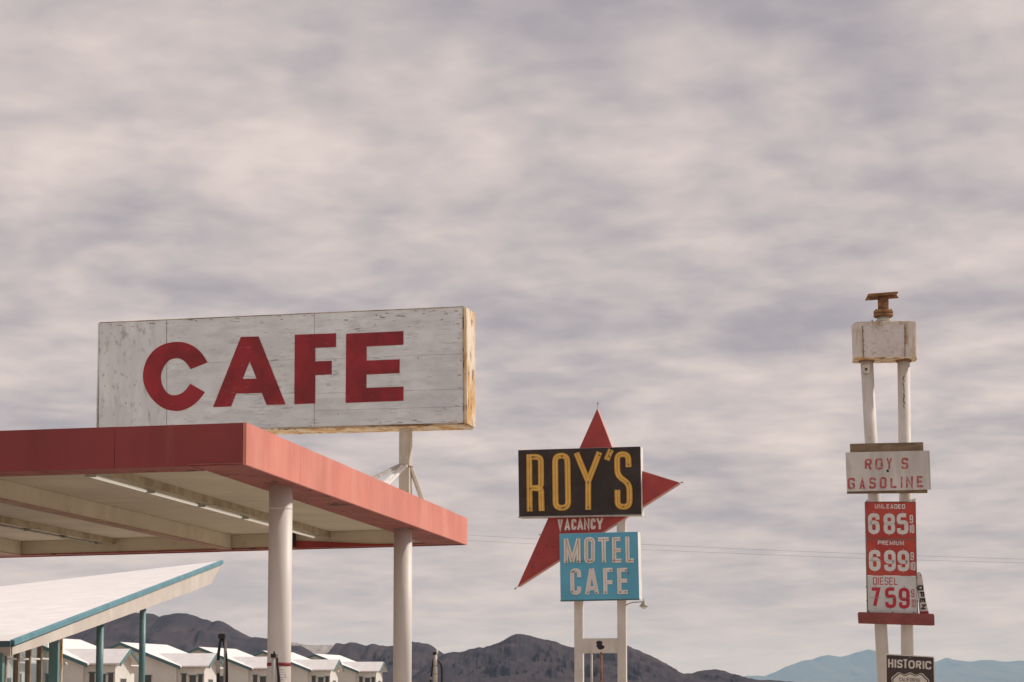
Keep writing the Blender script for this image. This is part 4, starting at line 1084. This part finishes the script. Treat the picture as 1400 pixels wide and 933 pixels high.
price([(1182.8, 687.2), (1251.2, 687.2), (1252.0, 737.2), (1184.2, 736.2)], M['price_red'], 'UNLEADED', M['digit_white'], (1195.6, 1237.8, 689.6, 695.6),
      D10(H_, [('6', 174, 338, 228, 522), ('8', 394, 556, 232, 524), ('5', 582, 744, 228, 526)], 5.4), M['digit_white'],
      D10(H_, [('9', 764, 812, 250, 370), ('1', 764, 784, 400, 505), ('0', 788, 828, 388, 510)], 1.5), 0)
price([(1184.2, 737.6), (1252.1, 738.6), (1253.2, 787.6), (1185.0, 786.6)], M['price_red'], 'PREMIUM', M['digit_white'], (1199.6, 1236.4, 739.4, 745.4),
      D10(H_, [('6', 186, 350, 748, 1044), ('9', 402, 566, 750, 1048), ('9', 592, 758, 752, 1050)], 5.4), M['digit_white'],
      D10(H_, [('9', 774, 824, 778, 894), ('1', 774, 796, 925, 1030), ('0', 800, 846, 915, 1038)], 1.5), 0)
price([(1185.0, 787.2), (1253.4, 788.2), (1255.0, 839.6), (1186.0, 838.6)], M['price_white'], 'DIESEL', M['digit_red'], (1193, 1228.2, 789.8, 799.8),
      D10(K_2, [('7', 206, 348, 345, 632), ('5', 416, 572, 345, 636), ('9', 610, 764, 350, 645)], 4.7), M['digit_red'],
      D10(K_2, [('9', 785, 832, 370, 486), ('1', 790, 806, 520, 625), ('0', 808, 850, 515, 630)], 1.3), 0)
fr = strokes_mesh(PG, [([(1182.9, 686.4), (1251.5, 686.4)], False), ([(1184.2, 737.0), (1252.3, 738.0)], False), ([(1183.2, 686), (1185.3, 788), (1186.3, 838.5)], False), ([(1251.6, 686), (1253.2, 788), (1254.9, 839.5)], False)], 1.0, .13, .11).build('panel_frame', M['mullion'], gp)
for x, y in ((1184, 802.5), (1184.6, 821.5), (1253, 804), (1254, 822), (1187, 836.5), (1220, 837.2), (1249, 837.6), (1253, 790)):
    MB().lathe(PG(x + .6, y, .131), PG.n, [(0, .018), (.015, .014)], 6).build('bolt', M['dark'], fr)
for x in (1184.5, 1246.5):
    plate(PG, [(x, 683.4), (x + 5, 683.4), (x + 5, 686.6), (x, 686.6)], .02, .05).build('hanger', M['pole'], gp)
MB().bar(PG(1243, 684.6, -.1), PG(1252, 682.6, -.1), .02, .02).build('stray_rod', M['grey_metal'], gp)
bm_ = plate(PG, [(1173.8, 837.0), (1275.8, 839.4), (1277.4, 841.4), (1277.8, 855.4), (1175.4, 852.3), (1173.8, 849.5)], .22, .02).build('beam', M['beam_red'], gp)
plate(PG, [(1174.8, 838.0), (1275.0, 840.2), (1276.8, 855.0), (1175.8, 852.0)], .20, .40).build('beam_core', M['beam_dark'], bm_)
# small feather banner on the beam
fb_ = thing('feather_banner', PG(1264, 840, -.10), 'small white feather banner with upright lettering OPEN standing on the red beam', 'banner')
pl_ = PG
ban = [(1252.5, 784), (1255.5, 782.2), (1258.4, 783.0), (1260.4, 786.5), (1262.5, 800), (1265.5, 820), (1269.6, 838), (1270, 840.6), (1258.6, 840.2), (1256.2, 815)]
cl = plate(PG, ban, -.10, .012).build('cloth', M['banner'], fb_)
plate(PG, [(1258.4, 836.2), (1269.4, 835.8), (1270.1, 840.4), (1258.7, 840.0)], -.096, .004).build('red_foot', M['crimson'], cl)
MB().tube([PG(1252.8, 784.4, -.115), PG(1255.9, 815, -.115), PG(1258.3, 842, -.115)], .012, 6).build('pole', M['dark'], fb_)
for i, (ch, ya, yb) in enumerate((('O', 800.2, 807.6), ('P', 809.2, 816.4), ('E', 818, 825), ('N', 826.4, 833.4))):
    yc = (ya + yb) / 2; xc = 1258.6 + (yc - 803) * .155; hh = yb - ya; wd = 7.2
    st = []
    for pts, closed, r in GL[ch]:
        q = [((xc - wd / 2 + wd * (v * .74 + .13)), (ya + hh * (u * .70 + .15))) for u, v in pts]      # turned a quarter: reads downwards
        if r: q = rounded(q, 1.2, closed)
        st.append((q, bool(closed)))
    strokes_mesh(PG, st, 2.0, -.094, .004).build('letter', M['dark'], cl)
MB().lathe(PG(1258.6, 787.4, -.098), PG.n, [(0, .014), (.006, .014)], 8).build('grommet', M['dark'], cl)

# ================================================================== HISTORIC ROUTE SIGN
PH = Plane(1244, 915, 26.0, -8.0)
hs = thing('route_sign', v2(PH(1244, 933, -.06), 0), 'brown HISTORIC route sign with white shield before the gas price poles', 'road sign')
def rr_rect(c, r):
    return rounded(c, r, True)
face = rr_rect([(1210.9, 894.0), (1277.4, 898.0), (1278.8, 972), (1211.4, 972)], 2.2)
pn = plate(PH, face, 0, .004).build('panel', M['route_white'], hs)
plate(PH, rr_rect([(1212.1, 895.6), (1276.2, 899.3), (1277.5, 970.5), (1212.7, 970.5)], 1.8), .002, .003).build('brown_field', M['route_brown'], pn)
I_ = lambda x, y: (1140 + x / 8.256, 820 + y / 8.256)
for ch, x0, x1, y0, y1 in (('H', 612, 672, 672, 766), ('I', 682, 708, 676, 768), ('S', 716, 776, 678, 772), ('T', 778, 838, 682, 774), ('O', 842, 914, 685, 780), ('R', 926, 988, 690, 780), ('I', 1000, 1024, 694, 782), ('C', 1032, 1100, 694, 788)):
    a, b = I_(x0, y0), I_(x1, y1)
    strokes_mesh(PH, glyph(ch, a[0], b[0], a[1], b[1], 2.25, .055), 2.25, .0045, .002).build('letter', M['route_white'], pn)
def shield(k, dy=0):
    base = [(648, 893), (690, 850), (733, 820), (795, 845), (862, 822), (925, 850), (992, 830), (1035, 868), (1078, 915), (1056, 985), (1085, 1080), (1040, 1170), (870, 1235), (700, 1165), (645, 1075), (672, 975)]
    cx, cy = 864, 1020
    return spline([I_(cx + (x - cx) * k, cy + (y - cy) * k + dy) for x, y in base], 3, True)
sh = plate(PH, shield(1.0), .0045, .002).build('shield', M['route_white'], pn)
plate(PH, shield(.955), .0062, .0016).build('shield_line', M['route_brown'], sh)
plate(PH, shield(.895), .0078, .0016).build('shield_field', M['route_white'], sh)
x = 738
for ch in 'CALIFORNIA':
    w = 12 if ch == 'I' else 27
    a, b = I_(x, 880 + (x - 738) * .035), I_(x + w - 4, 922 + (x - 738) * .035)
    strokes_mesh(PH, glyph(ch, a[0], b[0], a[1], b[1], .62, .035), .62, .0093, .0014).build('letter', M['route_brown'], sh)
    x += w
for x, y in ((1243.5, 899.5),): MB().lathe(PH(x, y, .002), PH.n, [(0, .008), (.006, .006)], 8).build('bolt', M['grey_metal'], pn)
c = PH(1244.5, 915, -.04)
MB().box(v2(c, 0), PH.u, PH.n, up, -.025, .025, -.03, .03, 0, PH(1244, 899).z).build('post', M['grey_metal'], hs)

# ================================================================== FUEL PUMPS WITH HOSE MASTS
def pump(px, D, ytop, label, style):
    c = at(px, 930, D); c.z = 0
    t = thing('fuel_pump', c, label, 'fuel pump', 'fuel pumps under the canopy')
    zt = at(px, ytop, D).z; s = D / F
    MB().box(c, (1, 0, 0), (0, 1, 0), up, -.45, .45, -.32, .32, 0, .16).build('island', M['concrete'], t, bevel=.02)
    b = MB().box(c, (1, 0, 0), (0, 1, 0), up, -.30, .30, -.20, .20, .16, 1.42).build('body', M['pump'], t, bevel=.02)
    MB().box(c, (1, 0, 0), (0, 1, 0), up, -.24, .24, -.215, -.20, .98, 1.32).build('display', M['dark_glass'], b)
    MB().box(c, (1, 0, 0), (0, 1, 0), up, -.30, .30, -.21, -.20, .30, .55).build('kick_panel', M['red_band'], b)
    X = lambda dx, y, dy=0.0: at(px + dx, y, D + dy)
    if style == 1:
        MB().lathe(X(3.0, 930), up, [(-.3, .020), (X(3, 872).z - X(3, 930).z, .020)], 12).build('mast', M['grey_metal'], t, smooth=True)
        MB().box(X(-2.2, 870.0), (1, 0, 0), (0, 1, 0), up, -.035, .055, -.045, .045, -.035, .030).build('mast_cap', M['dark'], t, bevel=.008)
        MB().lathe(X(.2, 867.5), up, [(0, .014), (.03, .018), (.045, .006)], 10).build('cap_knob', M['grey_metal'], t, smooth=True)
        MB().tube(spline([X(-2.4, 872), X(-4.0, 882), X(-5.6, 893), X(-6.3, 903)], 5), .016, 10, .022).build('hose', M['rubber'], t, smooth=True)
        cp_ = MB().lathe(X(-6.3, 903), (0, 0, -1), [(0, .024), (.03, .032), (.075, .032), (.085, .025), (.12, .026), (.13, .030), (.16, .030), (.175, .022)], 14).build('breakaway_coupling', M['grey_metal'], t, smooth=True)
        MB().tube(spline([X(-6.3, 918), X(-6.2, 930), X(-5.5, 945), X(-3.0, 985), X(6, 1000)], 5), .023, 10).build('hose', M['rubber'], t, smooth=True)
        MB().tube(spline([X(-1.2, 872), X(1.8, 880), X(4.0, 893), X(4.9, 910), X(5.2, 935), X(4.5, 975), X(0, 1010)], 5), .016, 10, .026).build('hose', M['rubber'], t, smooth=True)
    elif style == 2:
        MB().lathe(X(0, 930), up, [(-.3, .032), (X(0, 899).z - X(0, 930).z, .032)], 14).build('mast', M['pump'], t, smooth=True)
        MB().box(X(-.2, 896.5), (1, 0, 0), (0, 1, 0), up, -.034, .03, -.04, .04, -.028, .024).build('mast_cap', M['dark'], t, bevel=.006)
        MB().lathe(X(.6, 894.6), up, [(0, .010), (.03, .012), (.04, .004)], 10).build('cap_knob', M['dark'], t, smooth=True)
        MB().box(X(5.2, 897), (1, 0, 0), (0, 1, 0), up, -.014, .016, -.02, .02, -.025, .022).build('side_fitting', M['grey_metal'], t)
        MB().tube(spline([X(4.8, 899), X(5.0, 906), X(5.6, 914), X(6.6, 924), X(7.0, 935), X(6, 975), X(0, 1000)], 5), .011, 10, .026).build('hose', M['rubber'], t, smooth=True)
    else:
        MB().lathe(X(0, 930), up, [(-.3, .042), (X(0, 895).z - X(0, 930).z, .036)], 14).build('mast', M['post_paint'], t, smooth=True)
        MB().box(X(-1.2, 893.6), (1, 0, 0), (0, 1, 0), up, -.030, .034, -.04, .04, -.030, .026).build('mast_cap', M['dark'], t, bevel=.008)
        MB().lathe(X(2.4, 895), up, [(0, .02), (.06, .022), (.085, .008)], 10).build('cap_knob', M['sign_white'], t, smooth=True)
        for yy in (911, 922):
            MB().lathe(X(0, yy), up, [(0, .043), (.012, .043)], 14).build('clamp', M['mullion'], t, smooth=True)
        MB().tube(spline([X(2.6, 902), X(5.0, 904.2), X(7.6, 908), X(9.0, 916), X(9.1, 930), X(8.4, 950), X(4, 985)], 5), .016, 10, .022).build('hose', M['rubber'], t, smooth=True)
        MB().tube(spline([X(-2.4, 900), X(-3.4, 908), X(-4.6, 918), X(-5.6, 928), X(-6.0, 940), X(-4, 985)], 5), .012, 10, .022).build('hose', M['rubber'], t, smooth=True)
        MB().lathe(X(-5.3, 925.6), (0, 0, -1), [(0, .020), (.005, .026), (.05, .026), (.055, .02)], 10).build('coupling', M['grey_metal'], t, smooth=True)
    return t
pump(304.5, 24.6, 868, 'fuel pump mast with two black hoses looping down from a dark cap', 1)
pump(374.2, 24.2, 897, 'short grey pump mast with one hose standing before the banded column', 2)
pump(595.0, 33.6, 893, 'pale banded pump mast with looped hoses standing past the second column', 3)

# ================================================================== POWER LINES
def utility_pole(x, y, h, label):
    t = thing('utility_pole', Vector((x, y, 0)), label, 'utility pole', 'utility poles carrying the wires')
    MB().lathe((x, y, 0), up, [(0, .17), (h, .11)], 14).build('shaft', M['timber'], t, smooth=True)
    MB().box((x, y, 0), (0, 1, 0), (1, 0, 0), up, -1.0, 1.0, -.16, -.10, h - .55, h - .43).build('crossarm', M['timber'], t)
    for s in (-.9, .9): MB().lathe((x - .13, y + s, h - .43), up, [(0, .02), (.05, .05), (.12, .05), (.14, .02)], 10).build('insulator', M['grey_metal'], t, smooth=True)
    return t
YW = 96.0
wa, wb, wc_ = at(640, 734.0, YW), at(900, 734.0, YW), at(1400, 760.0, YW)
pole_l, pole_r = Vector((-36.0, YW, 0)), Vector((36.0, YW - 2, 0))
hl = at(0, 714, YW).z + 2.0; hr = at(1400, 761, YW).z - .3
utility_pole(-36, YW, hl, 'timber utility pole standing off behind the office end of the wires'); utility_pole(36, YW - 2, hr, 'timber utility pole standing off past the gas price sign')
for k, (dy, dz) in enumerate(((-.9, 0), (.9, -.0))):
    pts = []
    A = Vector((-36.13, YW + dy, hl - .29)); B = Vector((35.87, YW - 2 + dy, hr - .29))
    for i in range(49):
        t = i / 48; q = A.lerp(B, t); q.z -= 4 * (.62 + .13 * k) * t * (1 - t); pts.append(q)
    tag(MB().tube(pts, .006, 6).build('power_line', M['wire']), ('upper thin grey wire crossing the sky behind the signs', 'lower thin grey wire crossing the sky behind the signs')[k], 'wire', 'power lines between the poles')
